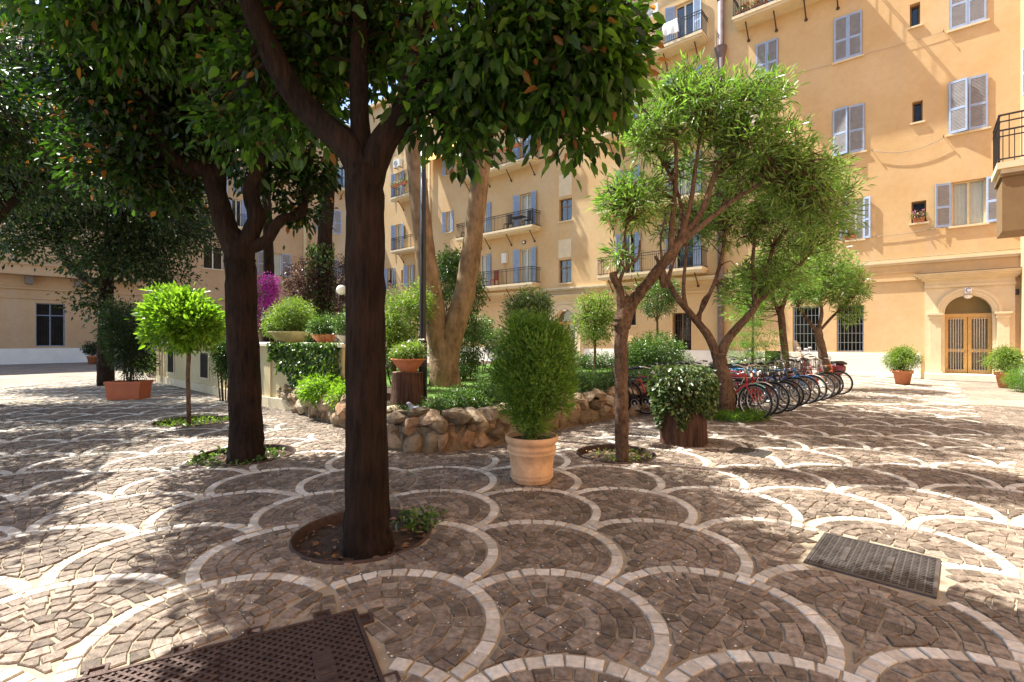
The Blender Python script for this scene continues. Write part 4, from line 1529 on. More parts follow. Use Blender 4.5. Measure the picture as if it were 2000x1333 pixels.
# bowls on the kiosk
def top(px, Yk): return Vector(((px - 1000) / F * Yk, Yk, 1.446))
b = top(567, 11.25)
potted('planter_bowl', 'wide cream bowl with a rounded yellow-green bush on the kiosk', 'planter', b, .48, .27, 'bowl', mat('mossy_cream_stone', (.52, .46, .22), .9, .3, 5, .3, 30),
       [((0, 0, .55), (.55, .5, .42)), ((.1, 0, .75), (.40, .4, .28)), ((.32, 0, .4), (.28, .3, .25), .12), ((-.35, 0, .35), (.22, .25, .22), .1)], 700, 20, .05, .05, .02, LF_LIGHT, group='bowls on the kiosk')
b = top(634, 10.5)
potted('planter_bowl', 'terracotta bowl with a small green bush beside the cream bowl', 'planter', b, .28, .20, 'bowl', TERRA, [((0, 0, .36), (.31, .3, .21))], 220, 18, .05, .05, .024, LF_BOX, group='bowls on the kiosk')
b = top(684, 9.98)
potted('planter_bowl', 'pale grey stone bowl with a low plant next to the terracotta bowl', 'planter', b, .28, .17, 'bowl', mat('grey_cement', (.42, .39, .33), .9, .2, 6), [((0, 0, .42), (.34, .34, .26))], 160, 18, .05, .05, .024, LF_BOX, group='bowls on the kiosk')
b = top(436, 13.5)
potted('planter_bowl', 'terracotta bowl of flowers on the shaded end of the kiosk', 'planter', b, .34, .24, 'bowl', TERRA, [((0, 0, .42), (.36, .34, .26))], 160, 18, .05, .06, .03, LF_LIGHT, group='bowls on the kiosk')
# stump pedestal with bowl
st = Vector((-1.78, 8.45, .36))
def stump(name, label, loc, r, h, m, flare=1.12, cat='stump'):
    root = emptyw(name, loc, label, cat)
    mb = MB()
    n, vs, fs = 40, [], []
    rows = 14
    ph = rng.random(5) * 6
    for i in range(rows + 1):
        z = h * i / rows
        for k in range(n):
            a = 2 * math.pi * k / n
            rr_ = r * (1 + (flare - 1) * (1 - i / rows) ** 2) * (1 + .035 * math.sin(3 * a + ph[0]) + .03 * math.sin(7 * a + ph[1] + z * 2) + .02 * math.sin(15 * a + ph[2]) + random.uniform(-.012, .012))
            vs.append((loc[0] + rr_ * math.cos(a), loc[1] + rr_ * math.sin(a), loc[2] + z))
    for i in range(rows):
        for k in range(n):
            k2 = (k + 1) % n
            fs.append((i * n + k, i * n + k2, (i + 1) * n + k2, (i + 1) * n + k))
    mb.add(vs, fs, True).build('bark', m, root)
    MB().add(vs[-n:], [tuple(range(n))]).build('cut_top', mat('cut_wood', (.22, .15, .09), .9, .3, 12), root)
    return root
stump('tree_stump', 'dark barked stump serving as a pedestal for the terracotta bowl', st, .265, .62, STUMPB)
potted('planter_bowl', 'wide terracotta bowl with pale green plants on the dark stump', 'planter', st + Vector((.0, 0, .622)), .30, .23, 'bowl', TERRA, [((0, 0, .34), (.31, .3, .14)), ((.1, 0, .40), (.2, .2, .12))], 260, 18, .035, .04, .018, LF_LIGHT, flowers=(LF_WHITE, 10))
# ivy-clad stump on the right
ist = Vector((2.56, 7.36, -.01))
stump('tree_stump', 'thick red-brown stump on the setts wrapped in variegated ivy', ist, .31, .95, STUMPB, 1.08)
n = 5200
a = rng.random(n) * 2 * np.pi
z = 1.14 - rng.random(n) ** 1.15 * (.62 + .28 * np.sin(a * 3 + 1) ** 2 * (np.cos(a - 3.5) * .5 + .6))
rad = .33 + rng.random(n) * .14 * (1.12 - np.abs(z - .85)) + np.where(z > 1.0, -rng.random(n) * .38, 0)
P = np.stack([ist.x + rad * np.cos(a), ist.y + rad * np.sin(a), np.maximum(z, .12)], 1)
Dv = np.stack([np.cos(a), np.sin(a), np.full(n, -.5)], 1) + rng.normal(size=(n, 3)) * .5
Lr = rng.uniform(.035, .07, n)
tag(leaves('ivy', None, P, Dv, Lr, Lr * .8, LF_IVY, True, .1, .1), 'variegated ivy mantle draped over the thick stump near the bicycles', 'ivy')
# pots by the portal
for (px, py, lab, sc_) in ((1763, 751, 'terracotta pot with a yellow-green bush standing clear of the doorway', 1.), (1966, 757, 'terracotta pot with a yellow-green bush beside the right pilaster of the doorway', 1.)):
    g = gr(px, py)
    potted('potted_shrub', lab.replace('right ', ''), 'potted plant', g, .30, .48, 'plain', TERRA, [((0, 0, .82), (.50, .46, .38)), ((.05, 0, 1.05), (.3, .3, .22), .1)], 420, 18, .06, .075, .02, LF_LIGHT, group='terracotta pots along the walls')
g = gr(1996, 765)
root = emptyw('fern_plant', g, 'low bright green feathery fern next to the doorway pot', 'plant')
crown('foliage', root, [(g + Vector((0, 0, .35)), (.4, .4, .38))], 240, 22, .06, .06, .012, LF_FERN)

# ---------------------------------------------------------------- trees
def tree(name, label, base, limbs, blobs, ncl, m, sig, L, W, lm, bm_, group=None, cat='tree', twig=.35, tr=.012, n=12, bump=.05, **kw):
    root = emptyw(name, base, label, cat, group)
    o, C = crown('crown', root, blobs, ncl, m, sig, L, W, lm, **kw)
    k = rng.random(len(C)) < twig
    wood('trunk', root, limbs, bm_, n, C[k], tr=tr, bump=bump)
    return root
def B(px, py, Y, rx, ry, rz, *w_): return (at(px, py, Y), (rx, ry, rz), *w_)
# big dark tree in front
t1 = Vector((-1.105, 3.76, -.06))
T1 = lambda px, py, Y=3.76: at(px, py, Y)
fork = T1(712, 330)
tree('courtyard_tree', 'big dark-barked tree with a three-way fork in the round pit by the manhole', t1,
     [([t1 + Vector((0, 0, -.05)), T1(717, 1000), T1(715, 800), T1(714, 600), T1(713, 430), fork], .165, .135),
      ([T1(712, 400), T1(690, 300), T1(620, 235), T1(565, 170, 3.7), T1(515, 70, 3.6), T1(480, -20, 3.5), T1(430, -180, 3.4)], .12, .06),
      ([T1(712, 380), T1(704, 260, 3.8), T1(701, 120, 3.85), T1(704, 0, 3.9), T1(690, -250, 4.0)], .085, .05),
      ([T1(714, 380), T1(745, 285, 3.75), T1(790, 215, 3.75), T1(815, 120, 3.8), T1(838, 10, 3.9), T1(900, -200, 4.0)], .115, .06),
      ([T1(790, 215, 3.75), T1(850, 130, 3.6), T1(960, 40, 3.5), T1(1060, -40, 3.4)], .06, .025),
      ([t1 + Vector((.03, -.02, -.1)), t1 + Vector((.0, 0, .12)), t1 + Vector((0, 0, .45))], .205, .15)],
     [B(1000, 90, 3.6, .75, .7, .42, .30), B(1130, 60, 3.5, .42, .5, .5, .22), B(1085, 190, 3.6, .32, .3, .32, .10), B(930, 190, 3.7, .40, .35, .25, .10), B(1130, 270, 3.6, .14, .15, .17, .022), B(860, 215, 3.8, .28, .3, .22, .05), B(1195, 130, 3.5, .2, .3, .35, .06),
      B(905, 280, 3.7, .13, .14, .14, .018), B(720, 60, 4.2, .9, .7, .45, .25), B(540, 120, 4.2, .6, .6, .5, .16), B(600, 235, 4.3, .35, .3, .25, .045), B(470, 250, 4.6, .35, .4, .35, .05),
      ((-2.2, 3.6, 5.5), (2.0, 2.0, 1.1), 1.4), ((-2.2, 3.9, 6.7), (1.7, 1.8, .9), .5), ((-.9, 3.0, 4.9), (.9, 1.1, .6), .35), ((-2.85, 3.7, 5.0), (1.2, .8, .7), .8), ((-3.8, 4.9, 5.0), (1.2, .9, .7), .9), ((-1.5, 2.4, 5.0), (1.5, .9, .5), .4)],
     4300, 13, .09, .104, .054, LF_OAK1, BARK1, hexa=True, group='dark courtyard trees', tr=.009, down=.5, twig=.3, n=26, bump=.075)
# forked dark tree behind
t2 = Vector((-3.45, 6.39, -.06))
T2 = lambda px, py, Y=6.39: at(px, py, Y)
tree('courtyard_tree', 'dark-barked tree forking into low crooked limbs beside the kiosk', t2,
     [([t2, T2(480, 800), T2(474, 650), T2(470, 540), T2(468, 480)], .20, .175),
      ([T2(468, 510), T2(440, 440), T2(424, 380), T2(405, 335), T2(345, 318, 6.2), T2(305, 245, 6.0), T2(270, 150, 5.8), T2(250, 0, 5.6)], .15, .06),
      ([T2(424, 380), T2(430, 280, 6.5), T2(435, 150, 6.6), T2(430, 0, 6.7)], .10, .06),
      ([T2(470, 500), T2(500, 430), T2(490, 380), T2(505, 330), T2(540, 280, 6.6), T2(560, 180, 6.8), T2(570, 0, 7)], .12, .05),
      ([T2(478, 490), T2(520, 470), T2(548, 430), T2(590, 415, 6.7), T2(600, 340, 6.9), T2(620, 250, 7.0)], .085, .035),
      ([T2(469, 512), T2(467, 484), T2(464, 462), T2(462, 448)], .19, .04),
      ([t2 + Vector((0, 0, -.04)), t2 + Vector((0, 0, .15)), t2 + Vector((0, 0, .5))], .25, .19)],
     [B(320, 230, 6.4, 1.05, 1.1, .75, .30), B(420, 120, 6.5, 1.5, 1.3, .7, .35), B(240, 150, 6.0, .7, .8, .6, .16), B(560, 150, 6.8, .9, .9, .8, .18), B(600, 330, 6.8, .35, .4, .35, .05), B(590, 415, 6.8, .2, .25, .14, .016), B(250, 330, 6.2, .7, .6, .3, .08), B(520, 330, 6.8, .5, .5, .35, .05), B(340, 380, 6.5, .45, .5, .2, .03), B(225, 330, 6.8, .5, .6, .35, .04),
      ((-3.7, 6.4, 6.6), (2.7, 2.5, 1.2), 1.1), ((-3.5, 6.5, 7.8), (2.2, 2.0, .9), .5), ((-2.2, 6.2, 5.9), (1.2, 1.3, .8), .25)],
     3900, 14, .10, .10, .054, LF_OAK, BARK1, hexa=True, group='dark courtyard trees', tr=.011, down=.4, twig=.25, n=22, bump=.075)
# tree just outside at the left; only its crown reaches in
t0 = Vector((-9.2, 6.4, 0))
tree('courtyard_tree', 'tree whose dark crown overhangs the paving from outside the picture', t0,
     [([t0, t0 + Vector((.05, 0, 1.5)), t0 + Vector((0, .1, 3.0))], .22, .17), ([t0 + Vector((0, 0, 2.7)), t0 + Vector((1.0, .2, 4.0)), t0 + Vector((2.0, .5, 5.2))], .12, .05), ([t0 + Vector((0, 0, 2.7)), t0 + Vector((-.8, -.2, 4.2)), t0 + Vector((-1.4, 0, 5.6))], .12, .05)],
     [((-9.25, 5.9, 5.2), (1.9, 1.6, 1.2), 1.), ((-9.6, 6.4, 6.6), (1.5, 1.6, 1.0), .5), ((-6.95, 4.9, 5.0), (.8, .8, .5), .25), ((-9.7, 8.7, 5.5), (1.6, 1.1, 1.0), .6)],
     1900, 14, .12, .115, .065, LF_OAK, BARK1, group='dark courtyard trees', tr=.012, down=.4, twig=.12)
t00 = Vector((-13.6, 12.0, 0))
tree('courtyard_tree', 'dense dark tree at the edge of the picture nearest the barred window', t00,
     [([t00, t00 + Vector((.1, 0, 1.8)), t00 + Vector((0, .1, 3.6))], .24, .19), ([t00 + Vector((0, 0, 3.2)), t00 + Vector((1.2, .1, 4.8)), t00 + Vector((2.4, .2, 6.4))], .13, .05), ([t00 + Vector((0, 0, 3.2)), t00 + Vector((-.9, -.3, 5.0)), t00 + Vector((-1.2, 0, 6.6))], .13, .05)],
     [((-12.9, 11.8, 6.0), (2.7, 2.6, 1.4), 1.), ((-13.2, 12.0, 7.6), (2.4, 2.3, 1.2), .7), ((-11.2, 11.8, 6.6), (1.6, 1.6, 1.2), .5), ((-11.6, 12.5, 8.4), (2.2, 2., 1.3), .6)],
     1900, 14, .14, .13, .075, LF_DARK, BARK1, group='dark courtyard trees', tr=.014, down=.4, twig=.12)
# dark tree by the left wing
t3 = Vector((*gr(207, 752).xy, 0))
T3 = lambda px, py, Y=t3.y: at(px, py, Y)
tree('courtyard_tree', 'broad dark evergreen tree standing behind the terracotta planter box', t3,
     [([t3 + Vector((0, 0, -.05)), T3(206, 680), T3(207, 600), T3(210, 540), T3(215, 470), T3(220, 300), T3(225, 150)], .25, .12),
      ([T3(208, 560), T3(160, 540), T3(125, 505), T3(110, 450), T3(60, 380)], .15, .06), ([T3(210, 540), T3(260, 500), T3(300, 430), T3(340, 350)], .15, .06),
      ([T3(212, 500), T3(240, 440, 16), T3(250, 330, 15.5)], .12, .05)],
     [B(220, 400, 17, 3.4, 2.8, 1.7, 1.), B(330, 450, 16.5, 1.7, 1.7, 1.0, .3), B(80, 400, 16.5, 2.0, 1.8, 1.2, .35), B(230, 510, 15.8, 1.7, 1.2, .55, .22), B(180, 590, 16.2, .55, .6, .5, .035), B(230, 260, 17, 3.0, 2.6, 1.4, .7), B(100, 250, 16.5, 1.8, 1.8, 1.2, .3), B(350, 280, 17.5, 2, 2, 1.3, .3), B(330, 535, 16.5, .9, .8, .35, .05), B(30, 470, 16, 1.2, 1.2, .5, .1)],
     2900, 15, .17, .14, .08, LF_DARK, BARK1, group='dark courtyard trees', tr=.018, down=.3, twig=.12)
# twin-stemmed tall tree in the garden
t4 = Vector((-1.66, 12.3, .34))
T4 = lambda px, py, Y=12.3: at(px, py, Y)
tree('plane_tree', 'tall tan-barked tree splitting into two leaning stems in the garden', t4,
     [([t4 + Vector((0, 0, -.1)), T4(867, 725), T4(868, 700), T4(867, 680), T4(867, 662)], .42, .27),
      ([T4(864, 735), T4(862, 690), T4(848, 610), T4(834, 520), T4(822, 420), T4(812, 320), T4(800, 220), T4(786, 80), T4(770, -150)], .33, .17),
      ([T4(871, 735), T4(874, 690), T4(890, 632), T4(908, 570), T4(922, 480), T4(934, 380), T4(946, 280), T4(958, 160), T4(975, -40), T4(990, -250)], .33, .16)],
     [((-3.6, 12.6, 11.5), (2.8, 2.6, 1.6), 1.), ((-.6, 12.2, 12.6), (2.8, 2.6, 1.8), 1.), ((-2.2, 12.6, 14.6), (2.6, 2.6, 1.6), .7)],
     700, 14, .26, .19, .15, LF_BAY, BARK2, group='tall garden trees', tr=.03, twig=.2, n=16)
# two more stems behind, one wrapped in ivy
for (pts, Yk, r0, lab, gl) in (([(628, 640), (632, 560), (634, 480), (640, 380), (650, 280), (655, 150), (660, 0)], 17.5, .30, 'slender dark trunk wrapped in pale ivy behind the kiosk bowls', 1), ([(524, 660), (525, 560), (524, 480), (520, 380), (515, 250), (510, 100)], 20., .24, 'thin dark trunk rising behind the bougainvillea', 0)):
    base = at(*pts[0], Yk)
    base.z = .3
    pl = [base] + [at(x, y, Yk) for x, y in pts[1:]]
    tc_ = pl[-1] + Vector((0, 0, 1.2))
    tree('garden_tree', lab, base, [(pl, r0, r0 * .6)], [(tc_, (2.4, 2.2, 1.8))], 260, 14, .26, .19, .12, LF_DARK, BARK1, group='tall garden trees', tr=.03, twig=.15)
    if gl:
        n = 3600
        s = rng.random(n)
        a = rng.random(n) * 2 * np.pi
        rr_ = .28 + rng.random(n) * .36 * (1 - .5 * s)
        ax = np.array([list(base)]) * (1 - s[:, None]) + np.array([list(at(634, 480, Yk))]) * s[:, None]
        P = ax + np.stack([np.cos(a) * rr_ - .12, np.sin(a) * rr_, rng.normal(size=n) * .05], 1)
        ivy('ivy', 'pale ivy wrapped round the slender trunk behind the bowls', P, .10, LF_BOX)
# oleanders
def oleander(base, limbs, blobs, ncl, label, m=14, L=.135, r=.016, flowers=None, twig=.6):
    root = emptyw('oleander_tree', base, label, 'tree', 'oleander trees')
    o, C = crown('crown', root, blobs, ncl, m, .055, L, L * .15, LF_OLE, up=.1, droop=.12, out=.5, down=-.25, shell=.42)
    k = rng.random(len(C)) < twig
    wood('trunk', root, limbs, BARK3, 12, C[k], tr=.009, bump=.11)
    if flowers:
        kk = rng.integers(len(C), size=flowers)
        P = np.repeat(C[kk] + np.array([0, -.06, .05]), 12, 0) + rng.normal(size=(flowers * 12, 3)) * .03
        leaves('blossoms', root, P, rng.normal(size=P.shape) + np.array([0, -.3, .5]), .05, .04, LF_WHITE, True)
    return root
o1 = Vector((1.41, 6.30, -.06))
O1 = lambda px, py, Y=6.3: at(px, py, Y)
oleander(o1, [([O1(1213, 628), O1(1219, 604), O1(1224, 588), O1(1228, 578)], .10, .03), ([O1(1206, 640), O1(1216, 618), O1(1236, 606)], .075, .05), ([o1, O1(1214, 820), O1(1213, 720), O1(1214, 640), O1(1224, 600)], .085, .085),
              ([O1(1216, 640), O1(1214, 600), O1(1210, 565), O1(1200, 545), O1(1196, 532)], .062, .045), ([O1(1208, 562), O1(1218, 530), O1(1245, 505), O1(1250, 470)], .028, .012), ([O1(1200, 545), O1(1215, 500), O1(1222, 450), O1(1225, 380, 6.4)], .022, .01),
              ([O1(1218, 640), O1(1236, 590), O1(1268, 550), O1(1300, 510), O1(1328, 472)], .085, .06),
              ([O1(1310, 500), O1(1312, 440), O1(1320, 350), O1(1318, 260), O1(1300, 200, 6.4)], .045, .012), ([O1(1328, 472), O1(1372, 410), O1(1400, 330), O1(1440, 250), O1(1460, 180)], .05, .014),
              ([O1(1328, 472), O1(1350, 390), O1(1362, 300), O1(1380, 200)], .04, .012), ([O1(1330, 475), O1(1390, 425, 6.2), O1(1450, 380, 6.1), O1(1540, 330, 6.0)], .045, .012), ([O1(1320, 480), O1(1330, 400, 6.6), O1(1290, 310, 6.7), O1(1250, 270, 6.8)], .035, .01),
              ([O1(1290, 525), O1(1300, 560), O1(1330, 480, 6.6), O1(1420, 400, 6.8)], .04, .012)],
         [B(1390, 215, 6.3, .80, .7, .34, .38), B(1480, 300, 6.2, .62, .6, .42, .30), B(1270, 260, 6.4, .42, .5, .30, .16), B(1560, 350, 6.1, .45, .5, .35, .18), B(1235, 390, 6.4, .42, .35, .33, .14), B(1215, 500, 6.35, .16, .2, .10, .02), B(1330, 170, 6.5, .4, .5, .2, .1), B(1490, 190, 6.3, .3, .4, .22, .08), B(1600, 420, 6.1, .35, .4, .3, .09), B(1330, 330, 6.9, .5, .4, .3, .08), B(1240, 560, 6.4, .1, .1, .06, .005)],
         1150, 'oleander with slim leaning trunk in its own round pit before the stone wall', flowers=14)
o2 = Vector((*gr(1420, 815).xy, -.03))
O2 = lambda px, py, Y=o2.y: at(px, py, Y)
oleander(o2, [([o2, O2(1418, 760), O2(1408, 720), O2(1404, 690)], .17, .13), ([O2(1407, 715), O2(1385, 660), O2(1350, 615), O2(1318, 575), O2(1300, 540), O2(1280, 500)], .10, .03),
              ([O2(1405, 700), O2(1420, 665), O2(1450, 630), O2(1475, 600), O2(1490, 560), O2(1510, 480)], .11, .03), ([O2(1340, 605), O2(1335, 560), O2(1340, 480), O2(1330, 400)], .05, .015), ([O2(1360, 625), O2(1400, 540), O2(1420, 430), O2(1425, 340)], .05, .015),
              ([O2(1365, 640), O2(1372, 590), O2(1395, 560), O2(1410, 500)], .04, .015), ([O2(1480, 590), O2(1530, 545), O2(1570, 510), O2(1620, 440)], .06, .015), ([O2(1475, 600), O2(1470, 520), O2(1480, 420), O2(1500, 350)], .05, .015), ([O2(1300, 540), O2(1290, 480), O2(1300, 420)], .03, .012)],
         [B(1560, 440, 9.7, .95, .9, .75, .5), B(1430, 420, 9.9, .9, .9, .65, .4), B(1610, 370, 9.6, .55, .6, .5, .2), B(1330, 440, 10, .55, .6, .5, .16), B(1500, 540, 9.6, .55, .6, .35, .14), B(1480, 330, 9.8, .8, .8, .45, .25), B(1440, 570, 9.9, .4, .4, .3, .06)],
         1150, 'oleander with thick twin trunk rising from ferns beside the bicycles', L=.15)
o3 = Vector((7.5, 13.6, 0))
O3 = lambda px, py, Y=13.6: at(px, py, Y)
oleander(o3, [([o3, O3(1534, 710), O3(1528, 640), O3(1524, 600)], .11, .085), ([O3(1525, 620), O3(1500, 560), O3(1480, 510)], .06, .02), ([O3(1525, 610), O3(1545, 550), O3(1560, 490)], .06, .02)],
         [B(1480, 560, 13.6, .9, .9, .7, .4), B(1540, 520, 13.6, 1.0, 1., .8, .4), B(1450, 610, 13.6, .5, .5, .4, .1)], 480, 'pale-trunked oleander standing among the parked bicycles', L=.17)
o4 = Vector((10.0, 15.4, 0))
O4 = lambda px, py, Y=15.4: at(px, py, Y)
oleander(o4, [([o4, O4(1612, 715), O4(1602, 670), O4(1596, 640)], .15, .11), ([O4(1597, 650), O4(1570, 615), O4(1555, 590), O4(1540, 560)], .06, .02), ([O4(1597, 650), O4(1605, 610), O4(1600, 570), O4(1605, 520)], .07, .02), ([O4(1598, 650), O4(1630, 615), O4(1660, 590), O4(1680, 560)], .05, .02)],
         [B(1610, 550, 15.4, 1.2, 1.1, .8, .6), B(1660, 560, 15.3, .7, .7, .6, .22), B(1560, 570, 15.4, .7, .7, .5, .2), B(1600, 500, 15.4, .9, .9, .55, .3), B(1660, 610, 15.2, .35, .4, .3, .05)], 620, 'rounded oleander closest to the ochre wall at the end of the bicycles', L=.18)
weeds('weeds', 'feathery asparagus fern growing round the thick oleander trunk', (o2.x + .05, o2.y - .12), .62, 3800, .12, LF_FERN, z=0, W=.12, hole=.1)
# ball-shaped bay standard
bb = Vector((*gr(369, 829).xy, -.05))
BB = lambda px, py, Y=bb.y: at(px, py, Y)
tree('bay_standard', 'bay tree clipped to a bright yellow-green ball on a slim stem', bb,
     [([bb, BB(368, 780), BB(367, 730), BB(369, 690), BB(365, 650), BB(360, 620)], .038, .03), ([BB(367, 680), BB(340, 640), BB(325, 610)], .018, .008), ([BB(367, 680), BB(395, 640), BB(405, 610)], .018, .008)],
     [B(357, 630, 8.86, .60, .58, .44), B(345, 600, 8.86, .42, .4, .32, .12), B(390, 640, 8.8, .36, .4, .3, .1)], 430, 14, .07, .125, .052, LF_BAY, BARK3, hexa=True, group='clipped garden standards', shell=.22, down=-.5, out=.9, tr=.006)
# garden standards and shrubs
def standard(px, py, Y, r, rz, zb, label, lm, ncl=380, L=.08, stem=.05):
    c = at(px, py, Y)
    base = Vector((c.x, c.y, zb))
    tree('clipped_standard', label, base, [([base, base.lerp(c, .5) + Vector((.02, 0, 0)), c], stem, stem * .7)] + [([base.lerp(c, .65), c + Vector((s * r * .4, 0, 0))], stem * .5, .012) for s in (-1, 1)],
         [(c, (r, r * .95, rz)), (c + Vector((r * .3, 0, rz * .3)), (r * .7, r * .7, rz * .7), .2)], ncl, 16, .08, L, L * .42, lm, BARK3, group='clipped garden standards', shell=.3, tr=.01, twig=.2, down=.0)
standard(1030, 605, 15, .72, .58, .35, 'rounded ball-topped tree behind the potted conifer', LF_HILIT, 520)
standard(1161, 622, 17, .72, .98, .35, 'egg-shaped glossy young tree before the arched side doorway', LF_LIGHT, 480)
standard(1283, 580, 19, .85, .75, .35, 'round-headed tree by the brown barred window', LF_BOX, 480)
def shrub(blobs, label, lm, ncl, L=.07, W=.4, m=16, sig=.07, name='shrub', cat='shrub', group='garden shrubs', base=None, stems=8, zb=.36, **kw):
    c0 = Vector(blobs[0][0])
    root = emptyw(name, (c0.x, c0.y, zb), label, cat, group)
    o, C = crown('foliage', root, blobs, ncl, m, sig, L, L * W, lm, **{'shell': .35, **kw})
    s = MB()
    for k in range(max(3, stems)):
        c = Vector(C[rng.integers(len(C))])
        b_ = Vector((lerp(c0.x, c.x, .5), lerp(c0.y, c.y, .5), zb - .02))
        s.tube([b_, b_.lerp(c, .5), c], [.018, .014, .006], 6)
    s.build('stem', TWIG, root)
    return root
shrub([B(900, 560, 14.2, .72, .7, .95), B(905, 680, 13.9, .62, .6, 1.0), B(880, 520, 14.2, .5, .5, .5)], 'tall glossy evergreen shrub right behind the two-stemmed tree', LF_BOX, 900, .09)
shrub([B(785, 620, 11.3, .50, .5, .62), B(820, 590, 11.6, .3, .3, .5), B(765, 660, 11.2, .35, .4, .45)], 'airy yellow-green shrub between the stump and the lamp post', LF_LIGHT, 520, .075)
shrub([B(1280, 688, 14, .75, .7, .52), B(1240, 700, 13.8, .4, .4, .4)], 'dome-shaped dark green bush on the lawn', LF_BOX, 560, .08)
shrub([B(600, 555, 17.2, .8, .6, .95), B(672, 560, 17.6, .7, .6, 1.1)], 'dark purple-leaved bush behind the ivy-wrapped trunk', LF_PURP, 420, .10)
bg_ = shrub([B(515, 565, 16.5, .45, .4, .50), B(500, 620, 16.5, .35, .35, .7)], 'bougainvillea in bright magenta flower behind the kiosk', LF_BOX, 160, .08)
_, C = crown('blossoms', bg_, [B(517, 553, 16.3, .40, .35, .38), B(512, 595, 16.3, .30, .3, .30), B(535, 580, 16.3, .18, .2, .3), B(495, 620, 16.3, .2, .2, .3, .04)], 130, 22, .07, .06, .05, LF_MAG)
shrub([B(905, 785, 7.75, .38, .25, .20), B(960, 772, 8.15, .35, .25, .22), B(860, 798, 7.45, .28, .2, .14)], 'low glossy hedge plants spilling towards the garden corner', LF_BOX, 520, .055, sig=.045)
shrub([B(780, 806, 7.35, .35, .2, .06), B(815, 812, 7.2, .25, .15, .05)], 'dark ground cover creeping over the corner stones', LF_DARK, 160, .05, sig=.035, stems=6)
shrub([B(640, 762, 9.45, .48, .26, .25), B(680, 775, 8.95, .36, .22, .22), B(612, 757, 9.8, .26, .2, .18)], 'bright leafy bushes above the sunlit stretch of stone wall', LF_BAY, 420, .075, sig=.05)
shrub([B(440, 700, 12.4, .25, .25, .5)], 'leafy climber standing against the shaded side of the kiosk', LF_BOX, 200, .08, zb=0)
shrub([B(930, 640, 17.5, .6, .5, .5), B(965, 665, 17, .5, .4, .4)], 'loose green shrub deep in the garden behind the potted conifer', LF_BOX, 300, .09)
shrub([B(780, 690, 12.5, .6, .5, .4)], 'low dark shrub behind the stump with the terracotta bowl', LF_BOX, 200, .09)
shrub([B(300, 705, 18.6, .7, .5, .4)], 'light green shrub beyond the end of the kiosk', LF_LIGHT, 200, .09)
# clipped hedge following the wall
hb = []
for k in range(15):
    p = GARDEN[5].lerp(GARDEN[7], k / 8) if k < 9 else GARDEN[7].lerp(GARDEN[8], (k - 8) / 14)
    nn = Vector((-.72, .69))
    q = p + nn * .55
    hb.append(((q.x, q.y, .62 + .04 * math.sin(k * 1.7)), (.34, .30, .26)))
shrub(hb, 'long clipped hedge just inside the fieldstone wall', LF_BOX, 2300, .05, sig=.05, name='hedge', cat='hedge', shell=.25)
hb = []
for k in range(10):
    q = Vector((1.2 + k * .62, 18.5 + k * .12))
    hb.append(((q.x, q.y, .66), (.45, .35, .3)))
shrub(hb, 'far clipped hedge closing the lawn before the side doorway', LF_BOX, 900, .08, sig=.07, name='hedge', cat='hedge', shell=.3)
# small cedar-like sapling behind the bicycles
c = at(1470, 640, 12.5)
root = emptyw('sapling', (c.x, c.y, 0), 'light green young conifer with layered boughs behind the bicycles', 'tree')
bl = []
for k in range(7):
    z = .9 + k * .26
    rr_ = .95 - k * .11
    bl.append(((c.x, c.y, z), (rr_, rr_, .05), .2 + rr_))
crown('crown', root, bl, 380, 22, .05, .06, .012, LF_FERN, shell=.6)
MB().tube([(c.x, c.y, 0), (c.x, c.y, 2.7)], [.05, .015], 8).build('trunk', BARK3, root)

# ---------------------------------------------------------------- lamps
def globe_lamp(base, h, label, arms, rg=.17, dia=.055, plate=False):
    root = emptyw('garden_lamp', base, label, 'lamp')
    base = Vector(base)
    p = MB()
    p.tube([base, base + Vector((0, 0, 1.15)), base + Vector((0, 0, 1.18)), base + Vector((0, 0, h))], [dia * 1.35, dia * 1.3, dia, dia * .9], 14)
    p.lathe([(dia * 2.2, 0), (dia * 2.2, .03), (dia * 1.4, .08)], 16, base)
    p.build('post', mat('black_paint', (.02, .021, .022), .3, .15, 10, metal=.2), root)
    for a in arms:
        d = Vector((math.cos(a), math.sin(a), 0))
        t = base + Vector((0, 0, h - .1))
        e = t + d * .36
        ar = MB()
        ar.tube(smooth_path([t, t + d * .08 + Vector((0, 0, .22)), t + d * .26 + Vector((0, 0, .26)), e + Vector((0, 0, .12)), e], 4), .018, 8)
        ao = ar.build('arm', MATS['black_paint'], root)
        g = MB()
        g.lathe([(.001, rg), (rg * .5, rg * .866), (rg * .866, rg * .5), (rg, 0), (rg * .866, -rg * .5), (rg * .5, -rg * .866), (.001, -rg)], 20, e - Vector((0, 0, rg)))
        g.build('globe', MATS['opal_glass'], root)
    if plate:
        q = MB()
        q.box((base.x, base.y - dia * 1.4, base.z + 1.0), (.075, .012, .24))
        q.build('number_plate', mat('pale_plate', (.62, .60, .52), .5, .05), root)
globe_lamp((-1.54, 8.5, .35), 6.6, 'black lamp post by the stump rising past the two-stemmed tree', (0.4, 2.5, 4.6), plate=True)
lb = at(690, 560, 15)
globe_lamp((lb.x, lb.y, .36), lb.z + .15 - .36, 'globe lamp with curved arms half hidden by the big dark trunk', (math.pi, 0.), rg=.155)
